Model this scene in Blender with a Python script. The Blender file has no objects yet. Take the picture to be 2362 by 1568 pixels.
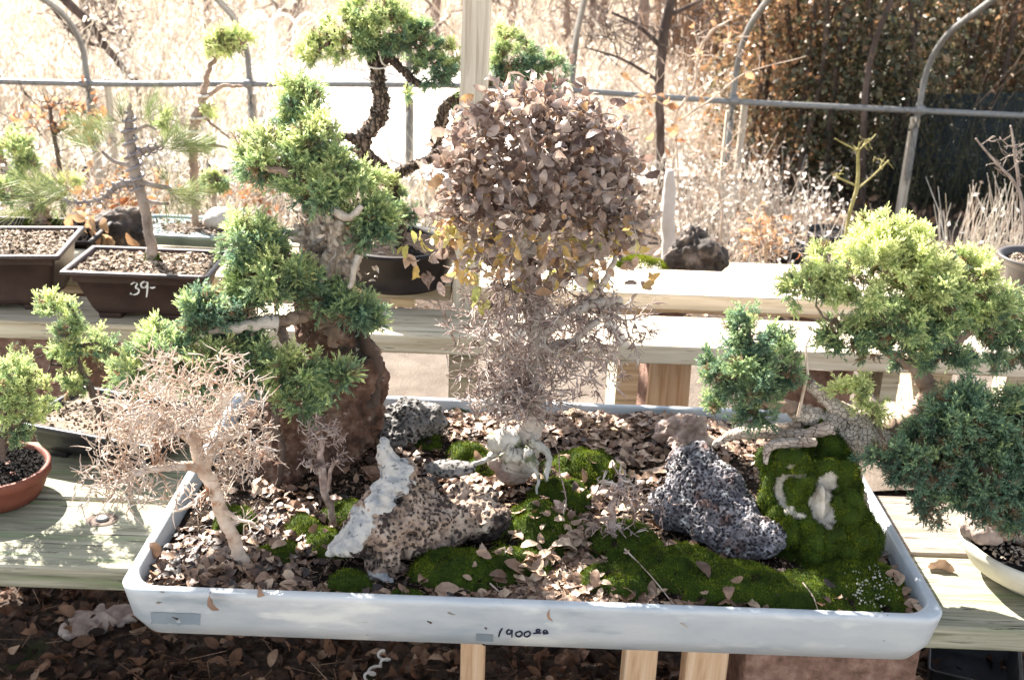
import bpy, math, random
import numpy as np
from mathutils import Vector, noise, Matrix
random.seed(7); rng = np.random.default_rng(7)
R = math.radians
scn = bpy.context.scene
COL = scn.collection

# ------------------------------------------------------------------ camera, world, sun, exposure
F = 2600.; CX = 1180.5; CY = 784.; PITCH = R(21.1); ROLL = R(2.1); CAM = np.array([0, 0, 1.6])
_r0 = np.array([1., 0, 0]); _u0 = np.array([0, math.sin(PITCH), math.cos(PITCH)])
FW = np.array([0, math.cos(PITCH), -math.sin(PITCH)])
RT = math.cos(ROLL)*_r0 + math.sin(ROLL)*_u0; UP = math.cos(ROLL)*_u0 - math.sin(ROLL)*_r0
cam = bpy.data.cameras.new('camera'); camo = bpy.data.objects.new('camera', cam); COL.objects.link(camo)
cam.lens = 36*F/2361.; cam.sensor_width = 36; cam.clip_end = 500; cam.clip_start = .05
m = Matrix.Identity(4)
for i in range(3):
    m[i][0] = RT[i]; m[i][1] = UP[i]; m[i][2] = -FW[i]; m[i][3] = CAM[i]
camo.matrix_world = m; scn.camera = camo
cam.dof.use_dof = True; cam.dof.focus_distance = 1.86; cam.dof.aperture_fstop = 8
SUN = Vector((-.47, .62, .63)).normalized()
w = bpy.data.worlds.new('World'); scn.world = w; w.use_nodes = True
sky = w.node_tree.nodes.new('ShaderNodeTexSky'); sky.sky_type = 'NISHITA'; sky.sun_disc = False
sky.sun_elevation = math.asin(SUN.z); sky.sun_rotation = math.atan2(SUN.x, SUN.y)
bg = w.node_tree.nodes['Background']; bg.inputs[1].default_value = .07
hs = w.node_tree.nodes.new('ShaderNodeHueSaturation'); hs.inputs['Saturation'].default_value = .5
w.node_tree.links.new(sky.outputs[0], hs.inputs['Color']); w.node_tree.links.new(hs.outputs[0], bg.inputs[0])
sl = bpy.data.lights.new('sun', 'SUN'); sl.energy = 5; sl.angle = R(.5); sl.color = (1, .93, .84)
so = bpy.data.objects.new('sun', sl); COL.objects.link(so); so.rotation_euler = SUN.to_track_quat('Z', 'Y').to_euler()
scn.view_settings.view_transform = 'Standard'; scn.view_settings.look = 'None'
scn.view_settings.exposure = 2.5; scn.view_settings.gamma = 1
scn.cycles.max_bounces = 6; scn.cycles.transparent_max_bounces = 8

def ray(x, y): return FW + RT*(x-CX)/F - UP*(y-CY)/F
def at(x, y, Y): r = ray(x, y); return CAM + r*(Y/r[1])          # the point of the plane Y seen there
def on(x, y, Z): r = ray(x, y); return CAM + r*((Z-1.6)/r[2])     # the point of the plane Z seen there
def sc(p): return float(np.dot(p-CAM, FW))/F                      # metres per unit there

# ------------------------------------------------------------------ materials
def mat(name, cols, scale=8, detail=6, rough=.8, bump=0, bscale=None, trans=0, attr=False, stretch=(1, 1, 1),
        pores=None, spots=None, spec=.3, dist=0, cracks=None):
    m_ = bpy.data.materials.new(name); m_.use_nodes = True; nt = m_.node_tree; N = nt.nodes; L = nt.links
    b = N['Principled BSDF']; out = N['Material Output']
    b.inputs['Roughness'].default_value = rough; b.inputs['Specular IOR Level'].default_value = spec
    tc = N.new('ShaderNodeTexCoord'); mp = N.new('ShaderNodeMapping'); mp.inputs['Scale'].default_value = stretch
    L.new(tc.outputs['Object'], mp.inputs[0])
    nz = N.new('ShaderNodeTexNoise'); nz.inputs['Scale'].default_value = scale; nz.inputs['Detail'].default_value = detail
    nz.inputs['Roughness'].default_value = .6; nz.inputs['Distortion'].default_value = dist
    L.new(mp.outputs[0], nz.inputs[0])
    rp = N.new('ShaderNodeValToRGB'); e = rp.color_ramp.elements
    lo, hi = (0, 1) if attr else (.3, .7)
    n = len(cols)
    while len(e) < n: e.new(.5)
    for i, c in enumerate(cols):
        e[i].position = lo+(hi-lo)*i/max(1, n-1); e[i].color = (*c, 1)
    col = rp.outputs[0]
    if attr:
        a = N.new('ShaderNodeAttribute'); a.attribute_name = 'hue'; L.new(a.outputs['Fac'], rp.inputs[0])
        hv = N.new('ShaderNodeHueSaturation'); mr = N.new('ShaderNodeMapRange')
        mr.inputs[3].default_value = .65; mr.inputs[4].default_value = 1.35; mr.inputs[1].default_value = .3; mr.inputs[2].default_value = .7
        L.new(nz.outputs[0], mr.inputs[0]); L.new(mr.outputs[0], hv.inputs['Value']); L.new(col, hv.inputs['Color']); col = hv.outputs[0]
    else: L.new(nz.outputs[0], rp.inputs[0])
    if spots:                                           # (colour, scale, threshold, softness)
        for (c, s_, th, sf) in spots:
            n2 = N.new('ShaderNodeTexNoise'); n2.inputs['Scale'].default_value = s_; n2.inputs['Detail'].default_value = 5
            L.new(mp.outputs[0], n2.inputs[0]); mr = N.new('ShaderNodeMapRange'); mr.inputs[1].default_value = th; mr.inputs[2].default_value = th+sf
            L.new(n2.outputs[0], mr.inputs[0]); mx = N.new('ShaderNodeMix'); mx.data_type = 'RGBA'
            L.new(mr.outputs[0], mx.inputs[0]); L.new(col, mx.inputs[6]); mx.inputs[7].default_value = (*c, 1); col = mx.outputs[2]
    hgt = None
    if pores:                                           # (scale, threshold, colour)
        vo = N.new('ShaderNodeTexVoronoi'); vo.inputs['Scale'].default_value = pores[0]
        va = N.new('ShaderNodeVectorMath'); va.operation = 'MULTIPLY_ADD'; nd = N.new('ShaderNodeTexNoise'); nd.inputs['Scale'].default_value = pores[0]*.9; nd.inputs['Detail'].default_value = 4
        L.new(mp.outputs[0], nd.inputs[0]); L.new(nd.outputs[1], va.inputs[0]); va.inputs[1].default_value = (1.5/pores[0],)*3; L.new(mp.outputs[0], va.inputs[2]); L.new(va.outputs[0], vo.inputs[0])
        nm = N.new('ShaderNodeTexNoise'); nm.inputs['Scale'].default_value = pores[0]*.22; nm.inputs['Detail'].default_value = 3; L.new(mp.outputs[0], nm.inputs[0])
        m0 = N.new('ShaderNodeMath'); m0.operation = 'MULTIPLY_ADD'; L.new(nm.outputs[0], m0.inputs[0]); m0.inputs[1].default_value = -1.3; m0.inputs[2].default_value = .65
        m1_ = N.new('ShaderNodeMath'); m1_.operation = 'ADD'; L.new(vo.outputs[0], m1_.inputs[0]); L.new(m0.outputs[0], m1_.inputs[1])
        mr = N.new('ShaderNodeMapRange'); mr.inputs[1].default_value = pores[1]*.5; mr.inputs[2].default_value = pores[1]*1.15
        L.new(m1_.outputs[0], mr.inputs[0]); mx = N.new('ShaderNodeMix'); mx.data_type = 'RGBA'
        L.new(mr.outputs[0], mx.inputs[0]); L.new(col, mx.inputs[7]); mx.inputs[6].default_value = (*pores[2], 1); col = mx.outputs[2]; hgt = mr.outputs[0]
    if cracks:                                          # (scale, width, colour)
        vo = N.new('ShaderNodeTexVoronoi'); vo.feature = 'DISTANCE_TO_EDGE'; vo.inputs['Scale'].default_value = cracks[0]
        va = N.new('ShaderNodeVectorMath'); va.operation = 'MULTIPLY_ADD'; nd = N.new('ShaderNodeTexNoise'); nd.inputs['Scale'].default_value = cracks[0]*.8
        L.new(mp.outputs[0], nd.inputs[0]); L.new(nd.outputs[1], va.inputs[0]); va.inputs[1].default_value = (.9/cracks[0],)*3; L.new(mp.outputs[0], va.inputs[2]); L.new(va.outputs[0], vo.inputs[0])
        mr = N.new('ShaderNodeMapRange'); mr.inputs[1].default_value = 0; mr.inputs[2].default_value = cracks[1]
        L.new(vo.outputs[0], mr.inputs[0]); mx = N.new('ShaderNodeMix'); mx.data_type = 'RGBA'
        L.new(mr.outputs[0], mx.inputs[0]); L.new(col, mx.inputs[7]); mx.inputs[6].default_value = (*cracks[2], 1); col = mx.outputs[2]; hgt = mr.outputs[0]
    L.new(col, b.inputs['Base Color'])
    if bump:
        n3 = N.new('ShaderNodeTexNoise'); n3.inputs['Scale'].default_value = bscale or scale*4; n3.inputs['Detail'].default_value = 8
        n3.inputs['Roughness'].default_value = .65
        L.new(mp.outputs[0], n3.inputs[0]); bp = N.new('ShaderNodeBump'); bp.inputs['Strength'].default_value = 1
        bp.inputs['Distance'].default_value = bump; L.new(n3.outputs[0], bp.inputs['Height']); nrm = bp.outputs[0]
        if hgt is not None:
            b2 = N.new('ShaderNodeBump'); b2.inputs['Distance'].default_value = bump*1.5; L.new(hgt, b2.inputs['Height']); L.new(nrm, b2.inputs['Normal']); nrm = b2.outputs[0]
        L.new(nrm, b.inputs['Normal'])
    if trans:
        t = N.new('ShaderNodeBsdfTranslucent'); ms = N.new('ShaderNodeMixShader'); ms.inputs[0].default_value = trans
        L.new(col, t.inputs[0]); L.new(b.outputs[0], ms.inputs[1]); L.new(t.outputs[0], ms.inputs[2]); L.new(ms.outputs[0], out.inputs[0])
    return m_

# ------------------------------------------------------------------ mesh buffers
class MB:
    def __init__(s): s.v = []; s.q = []; s.t = []; s.hq = []; s.ht = []; s.n = 0
    def add(s, v, quads=None, tris=None, hue=.5):
        v = np.asarray(v, float).reshape(-1, 3)
        for f, store, hs in ((quads, s.q, s.hq), (tris, s.t, s.ht)):
            if f is not None and len(f):
                f = np.asarray(f, int); store.append(f+s.n)
                hs.append(np.broadcast_to(np.asarray(hue, float), (len(f),)) if np.ndim(hue) == 0 or len(hue) == len(f) else np.full(len(f), .5))
        s.v.append(v); s.n += len(v)
    def build(s, name, material, parent=None, smooth=True, origin=None):
        me = bpy.data.meshes.new(name)
        v = np.concatenate(s.v) if s.v else np.zeros((0, 3))
        if parent is not None: o0 = np.array(parent.get('_w', [0, 0, 0]))
        elif origin is not None: o0 = np.array(origin)
        else: o0 = np.zeros(3)
        v = v-o0
        q = np.concatenate(s.q) if s.q else np.zeros((0, 4), int); t = np.concatenate(s.t) if s.t else np.zeros((0, 3), int)
        me.vertices.add(len(v)); me.vertices.foreach_set('co', v.ravel())
        nl = q.size+t.size; me.loops.add(nl); me.loops.foreach_set('vertex_index', np.concatenate([q.ravel(), t.ravel()]).astype(np.int32))
        npoly = len(q)+len(t); me.polygons.add(npoly)
        ls = np.concatenate([np.arange(len(q))*4, q.size+np.arange(len(t))*3]).astype(np.int32)
        me.polygons.foreach_set('loop_start', ls)
        me.polygons.foreach_set('use_smooth', np.full(npoly, smooth))
        h = np.concatenate(s.hq+s.ht) if npoly else np.zeros(0)
        a = me.attributes.new('hue', 'FLOAT', 'FACE'); a.data.foreach_set('value', h.astype(np.float32))
        me.update(calc_edges=True); me.materials.append(material)
        o = bpy.data.objects.new(name, me); COL.objects.link(o)
        if parent is not None: o.parent = parent; o['_w'] = [float(c) for c in o0]
        else: o.location = [float(c) for c in o0]; o['_w'] = [float(c) for c in o0]
        return o

def tag(o, label=None, cat=None, group=None, kind=None):
    if label: o['label'] = label
    if cat: o['category'] = cat
    if group: o['group'] = group
    if kind: o['kind'] = kind
    return o
def thing(name, label, cat, loc, group=None):
    o = bpy.data.objects.new(name, None); COL.objects.link(o); o.location = [float(c) for c in loc]
    o.empty_display_size = .05; o['_w'] = [float(c) for c in loc]
    return tag(o, label, cat, group)

def unit(v): v = np.asarray(v, float); return v/np.maximum(1e-9, np.linalg.norm(v, axis=-1, keepdims=True))
def tubes(mb, pts, rad, k=5, hue=.5, cap=True):
    """pts (M,n,3), rad (M,n) or (n,)"""
    pts = np.asarray(pts, float)
    if pts.ndim == 2: pts = pts[None]
    M, n, _ = pts.shape; rad = np.broadcast_to(np.asarray(rad, float), (M, n))
    T = unit(np.gradient(pts, axis=1)); ch = unit(pts[:, -1]-pts[:, 0]+1e-6)
    ref = np.where((np.abs(ch[:, 2:3]) < .8), np.array([[0, 0, 1.]]), np.array([[1., 0, 0]]))
    A = unit(np.cross(T, ref[:, None, :])); B = np.cross(T, A)
    an = np.arange(k)*2*math.pi/k
    ring = pts[:, :, None, :] + rad[:, :, None, None]*(A[:, :, None, :]*np.cos(an)[None, None, :, None]+B[:, :, None, :]*np.sin(an)[None, None, :, None])
    base = (np.arange(M)*n*k)[:, None, None]; i = np.arange(n-1)[None, :, None]*k; j = np.arange(k)[None, None, :]; j2 = (j+1) % k
    q = np.stack([base+i+j, base+i+j2, base+i+k+j2, base+i+k+j], -1).reshape(-1, 4)
    h = hue if np.ndim(hue) == 0 else np.repeat(np.asarray(hue), (n-1)*k)
    mb.add(ring.reshape(-1, 3), quads=q, hue=h)
    if cap and k >= 4 and M == 1:
        for e_, o_ in ((0, 0), (n-1, (n-1)*k)):
            c = pts[0, e_]; vv = np.vstack([ring[0, e_], c]); f = [(a, (a+1) % k, k) for a in range(k)]
            mb.add(vv, tris=f, hue=.5 if np.ndim(hue) else hue)
def smooth_path(p, n=24, jit=0, seed=0):
    p = np.asarray(p, float); t = np.linspace(0, len(p)-1, n); out = []
    P_ = np.vstack([2*p[0]-p[1], p, 2*p[-1]-p[-2]])
    for u in t:
        i = min(int(u), len(p)-2); f = u-i; a, b, c, d = P_[i], P_[i+1], P_[i+2], P_[i+3]
        out.append(.5*((2*b)+(-a+c)*f+(2*a-5*b+4*c-d)*f*f+(-a+3*b-3*c+d)*f**3))
    out = np.array(out)
    if jit:
        g = np.random.default_rng(seed); out[1:-1, :3] += g.normal(0, jit, (n-2, 3))
    return out
def frames(d, roll=None, up=None):
    d = unit(d); M = len(d)
    if roll is None: roll = rng.uniform(0, 2*math.pi, M)
    ref = np.where(np.abs(d[:, 2:3]) < .9, np.array([[0, 0, 1.]]), np.array([[1., 0, 0]]))
    a = unit(np.cross(ref, d)); b = np.cross(d, a); c, s = np.cos(roll)[:, None], np.sin(roll)[:, None]
    X = a*c+b*s; Y = np.cross(d, X)
    return np.stack([X, Y, d], -1)                      # columns: local x, y, z(dir)
def inst(mb, tv, tq, Rm, pos, size, hue, tt=None):
    M = len(pos); V = len(tv)
    v = np.einsum('mij,vj->mvi', Rm, tv)*np.reshape(size, (-1, 1, 1))+np.asarray(pos)[:, None, :]
    off = (np.arange(M)*V)[:, None, None]
    if tq is not None and len(tq): q = (np.asarray(tq)[None]+off).reshape(-1, 4); mb.add(v.reshape(-1, 3), quads=q, hue=np.repeat(hue, len(tq)))
    else: t = (np.asarray(tt)[None]+off).reshape(-1, 3); mb.add(v.reshape(-1, 3), tris=t, hue=np.repeat(hue, len(tt)))

# leaf template: unit length along z, width in x, normal y, curled and slightly toothed
def leaf_tmpl(width=.5, curl=.15, rows=6, tooth=.0, fold=.1, seed=1):
    g = np.random.default_rng(seed); v = []; q = []
    for i in range(rows+1):
        t = i/rows; w_ = width*.5*(math.sin(math.pi*t)**.62*(1.06-.2*t))*(1+tooth*(i % 2)) if 0 < i < rows else width*.03
        y = curl*(math.sin(t*math.pi)) + g.normal(0, .02)
        v += [(-w_, y+fold*w_*2+g.normal(0, .02), t), (0, y, t), (w_, y+fold*w_*2+g.normal(0, .02), t)]
    for i in range(rows):
        for j in range(2): a = i*3+j; q.append((a, a+1, a+4, a+3))
    return np.array(v), np.array(q)
LEAVES = [leaf_tmpl(.54, c, 8, .09, f, s_) for c, f, s_ in ((.09, .12, 1), (-.14, -.14, 2), (.05, .2, 3), (.22, .06, 4))]
# needle shoot templates
def shoot_tmpl(n=20, ln=.34, ang=48, w_=.05, seed=0, tip=True):
    g = np.random.default_rng(seed); v = []; q = []
    for i in range(n):
        t = (i+.5)/n; a = i*2.399+g.normal(0, .2); el = R(ang*(1-.55*t)+g.normal(0, 8))
        d = np.array([math.cos(a)*math.sin(el), math.sin(a)*math.sin(el), math.cos(el)]); s_ = np.array([-math.sin(a), math.cos(a), 0])*w_*.5
        b = np.array([0, 0, t*.8]); L_ = ln*(1-.25*t)*g.uniform(.8, 1.2); up_ = np.cross(s_, d); up_ = up_/np.linalg.norm(up_)*w_*.25
        o = len(v); v += [b-s_*.7, b+s_*.7, b+d*L_*.55+s_+up_, b+d*L_, b+d*L_*.55-s_+up_]
        q += [(o, o+1, o+2, o+4), (o+4, o+2, o+3, o+3)]
    v = np.array(v)
    q = [f for f in q if len(set(f)) == 4]; t_ = [(5*i+4, 5*i+2, 5*i+3) for i in range(n)]
    return v, np.array(q), np.array(t_)
def add_shoots(mb, tmpl, pos, d, size, hue):
    v, q, t = tmpl[:3]; th = tmpl[3] if len(tmpl) > 3 else np.zeros(len(q)); Rm = frames(d); M = len(pos); V = len(v)
    vv = np.einsum('mij,vj->mvi', Rm, v)*np.reshape(size, (-1, 1, 1))+np.asarray(pos)[:, None, :]
    off = (np.arange(M)*V)[:, None, None]; n0 = mb.n
    mb.add(vv.reshape(-1, 3), quads=(q[None]+off).reshape(-1, 4), hue=np.clip((np.asarray(hue)[:, None]+th[None]).ravel(), 0, 1))
    tt = (t[None]+off).reshape(-1, 3)+n0; mb.t.append(tt); mb.ht.append(np.clip((np.asarray(hue)[:, None]+th[None]).ravel(), 0, 1))
def spray_tmpl(seed, n=22, sides=5, w_=.05, ln=.2):
    g = np.random.default_rng(seed); V = []; Q = []; T_ = []; H = []
    def sub(base, d, L_, n, a0, hb):
        v, q, t = shoot_tmpl(n, ln/L_*.9 if L_ < .7 else ln, 46, w_/L_, int(g.integers(1e6))); v = v*L_; v = np.einsum('ij,vj->vi', frames(np.array([d]), np.array([a0]))[0], v)+base; o = sum(len(a) for a in V)
        V.append(v); Q.append(q+o); T_.append(t+o); H.append(hb+.22*np.arange(len(q))/len(q))
    sub(np.zeros(3), np.array([0, 0, 1.]), 1., n, 0, -.06)
    for i in range(sides):
        a = i*2.4+g.normal(0, .4); z = .1+.5*i/sides; e = R(g.uniform(35, 55)); sub(np.array([0, 0, z]), np.array([math.cos(a)*math.sin(e), math.sin(a)*math.sin(e), math.cos(e)]), g.uniform(.4, .6), 10, a, -.08)
    return np.vstack(V), np.vstack(Q), np.vstack(T_), np.concatenate(H)
SHOOTS = [shoot_tmpl(20, .34, 50, .075, s_) for s_ in range(3)]
SPRAYS = [spray_tmpl(s_+5) for s_ in range(4)]
STUBS = [spray_tmpl(s_+15, 16, 6, .06, .2) for s_ in range(4)]
PINES = [shoot_tmpl(30, 1.9, 50, .03, s_+9) for s_ in range(2)]

# ------------------------------------------------------------------ branching
def colonize(trunk, targets, step=.02, wig=.15, sag=0, seed=0):
    """trunk: list of polylines (n,4) xyz r ; first is root. returns pos,parent,fixed radius"""
    g = np.random.default_rng(seed); cap = 60000
    pos = np.zeros((cap, 3)); par = np.full(cap, -1); fr = np.zeros(cap); n = 0
    for li, pl in enumerate(trunk):
        pl = np.asarray(pl, float)
        for i, p in enumerate(pl):
            pos[n] = p[:3]; fr[n] = p[3]
            if i == 0: par[n] = -1 if li == 0 else int(np.argmin(np.linalg.norm(pos[:n]-p[:3], axis=1)))
            else: par[n] = n-1
            n += 1
    nt = n; T = np.asarray(targets, float); tips = []
    if len(T):
        d0 = np.min(np.linalg.norm(T[:, None]-pos[None, :n], axis=2), axis=1)
        for ti in np.argsort(d0*g.uniform(.8, 1.2, len(T))):
            t = T[ti]; dv = t-pos[:n]; dd = np.linalg.norm(dv, axis=1)
            j = int(np.argmin(dd)); L_ = dd[j]; mm = max(2, int(math.ceil(L_/step)))
            side = g.normal(0, 1, 3)*L_*wig; prev = j; p0 = pos[j].copy()
            for i in range(1, mm+1):
                f = i/mm; p = p0*(1-f)+t*f+side*math.sin(f*math.pi)+np.array([0, 0, sag*L_*math.sin(f*math.pi)])
                if i < mm: p = p+g.normal(0, step*wig*.6, 3)
                pos[n] = p; par[n] = prev; prev = n; n += 1
            tips.append(n-1)
    return pos[:n], par[:n], fr[:n], nt, tips
def branch_mesh(mb, C, tip_r=.0008, pw=.45, kbig=9, hue=.5, maxr=None, rough=0):
    pos, par, fr, nt, tips = C; n = len(pos); cnt = np.zeros(n); ch = [[] for _ in range(n)]
    for i in range(n):
        if par[i] >= 0: ch[par[i]].append(i)
    for i in range(n-1, -1, -1):
        if not ch[i]: cnt[i] = 1
        else: cnt[i] = max(1, cnt[i])
        if par[i] >= 0 and par[i] < i: cnt[par[i]] += cnt[i]
    r = tip_r*cnt**pw
    for i in range(nt): r[i] = fr[i] if fr[i] > 0 else r[i]
    for i in range(nt, n):
        r[i] = min(r[i], r[par[i]]*.85) if par[i] >= 0 else r[i]
    done = np.zeros(n, bool)
    for i in range(n):
        if done[i]: continue
        chain = [i]; done[i] = True; cur = i
        while True:
            cs = [c for c in ch[cur] if not done[c]]
            if not cs: break
            if cur < nt: nx = cur+1 if (cur+1 in cs) else None
            else: nx = max(cs, key=lambda c: cnt[c])
            if nx is None: break
            chain.append(nx); done[nx] = True; cur = nx
        p = pos[chain]; rr = r[chain].copy()
        if i >= nt and par[i] >= 0: p = np.vstack([pos[par[i]], p]); rr = np.concatenate([[rr[0]*1.1], rr])
        if len(p) < 2: continue
        if i < nt and rough and len(p) > 3:
            mbtrunk(mb, p, rr, rough); continue
        if i >= nt: rr[-1] *= .6
        mx = rr.max(); k = kbig if mx > .006 else (6 if mx > .002 else (4 if mx > .0012 else 3))
        tubes(mb, p, rr, k, hue)
    return r
def mbtrunk(mb, p, rr, rough, k=20, sub=5):
    """a gnarled trunk surface: dense tube displaced by noise"""
    n = len(p)*sub; P2 = smooth_path(p, n); r2 = np.interp(np.linspace(0, len(p)-1, n), np.arange(len(p)), rr)
    T = unit(np.gradient(P2, axis=0)); ch = unit(P2[-1]-P2[0]); ref = np.array([0, 0, 1.]) if abs(ch[2]) < .8 else np.array([1., 0, 0])
    A = unit(np.cross(T, ref)); B = np.cross(T, A); V = []
    for i in range(n):
        for j in range(k):
            a = j*2*math.pi/k; d = A[i]*math.cos(a)+B[i]*math.sin(a); q = P2[i]+d*r2[i]
            f = 1+rough*(noise.noise(Vector(q)*(1.2/r2[i]))+.6*noise.noise(Vector(q)*(3.5/max(r2[i], .006))))+.12*rough*math.sin(a*5+i*.12)
            V.append(P2[i]+d*r2[i]*max(.3, f))
    q = [(i*k+j, i*k+(j+1) % k, (i+1)*k+(j+1) % k, (i+1)*k+j) for i in range(n-1) for j in range(k)]
    V.append(P2[0]); V.append(P2[-1]); t = [(j, (j+1) % k, n*k) for j in range(k)]+[((n-1)*k+j, (n-1)*k+(j+1) % k, n*k+1) for j in range(k)]
    n0 = mb.n; mb.add(V, quads=q); mb.t.append(np.array(t)+n0); mb.ht.append(np.full(len(t), .5))
def ell(c, r, n, g, shell=.6, upper=0.):
    """random points in an ellipsoid, biased to its shell"""
    d = unit(g.normal(0, 1, (n*3, 3)))
    if upper: d = d[(d[:, 2] > -upper)]
    d = d[:n]; f = (shell+(1-shell)*g.uniform(0, 1, (len(d), 1)))
    lump = np.array([1+.24*noise.noise(Vector((*(dd*2.2+np.asarray(c)*7),))) for dd in d])[:, None]
    return np.asarray(c)+d*f*lump*np.asarray(r), d

# ------------------------------------------------------------------ sculpted rocks
def fract(p, f, o=4): return noise.fractal(Vector(p)*f, 1.0, 2.0, o)
def sculpt(name, blobs, voxel, disp, material, label=None, cat=None, group=None, parent=None, origin=None, hf=None, mat2=None, sel=None, smooth=30):
    """blobs: (centre, (rx,ry,rz), rotation z/tilt) merged, remeshed and displaced"""
    import bmesh
    bm = bmesh.new()
    for b in blobs:
        c, r = b[0], b[1]; rot = b[2] if len(b) > 2 else (0, 0, 0)
        M = Matrix.Translation(Vector(c)) @ Matrix.Rotation(rot[2], 4, 'Z') @ Matrix.Rotation(rot[1], 4, 'Y') @ Matrix.Rotation(rot[0], 4, 'X') @ Matrix.Diagonal((*r, 1))
        bmesh.ops.create_icosphere(bm, subdivisions=3, radius=1, matrix=M)
    me = bpy.data.meshes.new('t'); bm.to_mesh(me); bm.free(); o = bpy.data.objects.new('t', me); COL.objects.link(o)
    md = o.modifiers.new('r', 'REMESH'); md.mode = 'VOXEL'; md.voxel_size = voxel*2
    sm = o.modifiers.new('s', 'SMOOTH'); sm.iterations = smooth; sm.factor = .5
    sb = o.modifiers.new('d', 'SUBSURF'); sb.levels = 1; sb.subdivision_type = 'CATMULL_CLARK'
    dg = bpy.context.evaluated_depsgraph_get(); dg.update(); ev = o.evaluated_get(dg); m2 = bpy.data.meshes.new_from_object(ev)
    bpy.data.objects.remove(o); bpy.data.meshes.remove(me)
    n = len(m2.vertices); co = np.empty(n*3); m2.vertices.foreach_get('co', co); co = co.reshape(-1, 3)
    no = np.empty(n*3); m2.vertices.foreach_get('normal', no); no = no.reshape(-1, 3)
    d = np.array([disp(Vector(c)) for c in co]); co = co+no*d[:, None]
    F4 = [tuple(p.vertices) for p in m2.polygons]
    mb = MB(); q = [f for f in F4 if len(f) == 4]; t = [f for f in F4 if len(f) == 3]
    h = np.full(len(q), .5)
    if hf is not None: h = np.array([hf(co[list(f)].mean(0)) for f in q])
    mb.add(co, quads=q, hue=h)
    if t: mb.t.append(np.array(t)); mb.ht.append(np.full(len(t), .5))
    bpy.data.meshes.remove(m2)
    ob = mb.build(name, material, parent, True, origin if origin is not None else (None if parent is not None else np.array([co[:, 0].mean(), co[:, 1].mean(), co[:, 2].min()])))
    if mat2 is not None:
        ob.data.materials.append(mat2); ob.data.polygons.foreach_set('material_index', np.array([1 if sel(co[list(f)].mean(0)) else 0 for f in q]+[0]*len(t), np.int32))
    if label: tag(ob, label, cat, group)
    return ob
def crag(p, f, amp):
    d = noise.voronoi(p*f+noise.noise_vector(p*f*1.3)*.4)[0]; return amp*((d[1]-d[0])-.35)
def pits(p, f, amp, thr=.35):
    q = p*f+noise.noise_vector(p*f*.8)*.55; d = noise.voronoi(q)[0][0]; amp = amp*max(0., min(1.6, .9+1.6*noise.noise(p*f*.25)))
    return -amp*max(0., 1-(d/thr)**2)
def BL(x, y, rx, ry, Y, dy=None, rot=0.):
    c = at(x, y, Y); s_ = sc(c); return (c, (rx*s_, (dy if dy else rx*s_), ry*s_), (0, rot, 0))

# ------------------------------------------------------------------ lofted pots
def rring(hx, hy, z, cr, n=6):
    cr = min(cr, hx, hy); pts = []
    for (sx, sy, a0) in ((1, 1, 0), (-1, 1, 90), (-1, -1, 180), (1, -1, 270)):
        for i in range(n):
            a = R(a0+90*i/(n-1)); pts.append((sx*(hx-cr)+cr*math.cos(a), sy*(hy-cr)+cr*math.sin(a), z))
    return np.array(pts)
def loft(mb, rings, cap0=True, cap1=True):
    k = len(rings[0]); V = np.vstack(rings); n = len(rings)
    q = [(i*k+j, i*k+(j+1) % k, (i+1)*k+(j+1) % k, (i+1)*k+j) for i in range(n-1) for j in range(k)]
    mb.add(V, quads=q)
    for e_, ok in ((0, cap0), (n-1, cap1)):
        if ok: c = rings[e_].mean(0); mb.add(np.vstack([rings[e_], c]), tris=[(j, (j+1) % k, k) for j in range(k)])
def rotz(v, a, c):
    ca, sa = math.cos(a), math.sin(a); v = np.asarray(v); return np.stack([v[:, 0]*ca-v[:, 1]*sa, v[:, 0]*sa+v[:, 1]*ca, v[:, 2]], 1)+np.asarray(c)
def pot_rings(prof, c, a=0, n=6):
    return [rotz(rring(hx, hy, z, cr, n), a, c) for (hx, hy, z, cr) in prof]
def board(name, x0, x1, y0, y1, z1, th, material, parent, dz=0, dy=0, bev=.004, axis='x'):
    """a plank; dz, dy: change in height/depth over its length; mesh kept straight along its own X"""
    mb = MB(); L_ = x1-x0; n = 26; rings = []; hy = (y1-y0)/2
    for i in range(n+1):
        t = i/n; x = L_*(t-.5); w1 = .0012*noise.noise(Vector((x*3, y0*9, 0))); w2 = .0015*noise.noise(Vector((x*2, 5, y0*7)))
        cs = [(-hy+bev, 0), (hy-bev, 0), (hy, -bev), (hy, -th+bev), (hy-bev, -th), (-hy+bev, -th), (-hy, -th+bev), (-hy, -bev)]
        rings.append(np.array([(x, a+w1, b+w2) for a, b in cs]))
    loft(mb, rings)
    o = mb.build(name, material, None, False)
    w_ = np.array([(x0+x1)/2, (y0+y1)/2, z1]); o.location = [float(c) for c in w_]
    o.rotation_euler = (0, -math.atan2(dz, L_), math.atan2(dy, L_))
    if parent is not None: o.parent = parent; o.location = [float(c) for c in w_-np.array(parent['_w'])]
    return o
def post(name, c, hx, hy, z0, z1, material, parent=None, tilt=0):
    mb = MB(); rings = [np.array([(sx*(hx-b1), sy*(hy-b2), 0) for sx, sy, b1, b2 in
        ((1, 1, .003, 0), (1, 1, 0, .003), (1, -1, 0, .003), (1, -1, .003, 0), (-1, -1, .003, 0), (-1, -1, 0, .003), (-1, 1, 0, .003), (-1, 1, .003, 0))])[::-1]+np.array([(z1-z0)*t*tilt, 0, (z1-z0)*t]) for t in np.linspace(0, 1, 8)]
    loft(mb, rings); o = mb.build(name, material, None, False); w_ = np.array([c[0], c[1], z0]); o.location = [float(q) for q in w_]
    if parent is not None: o.parent = parent; o.location = [float(q) for q in w_-np.array(parent['_w'])]
    o['_w'] = [float(q) for q in w_]
    return o

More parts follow.
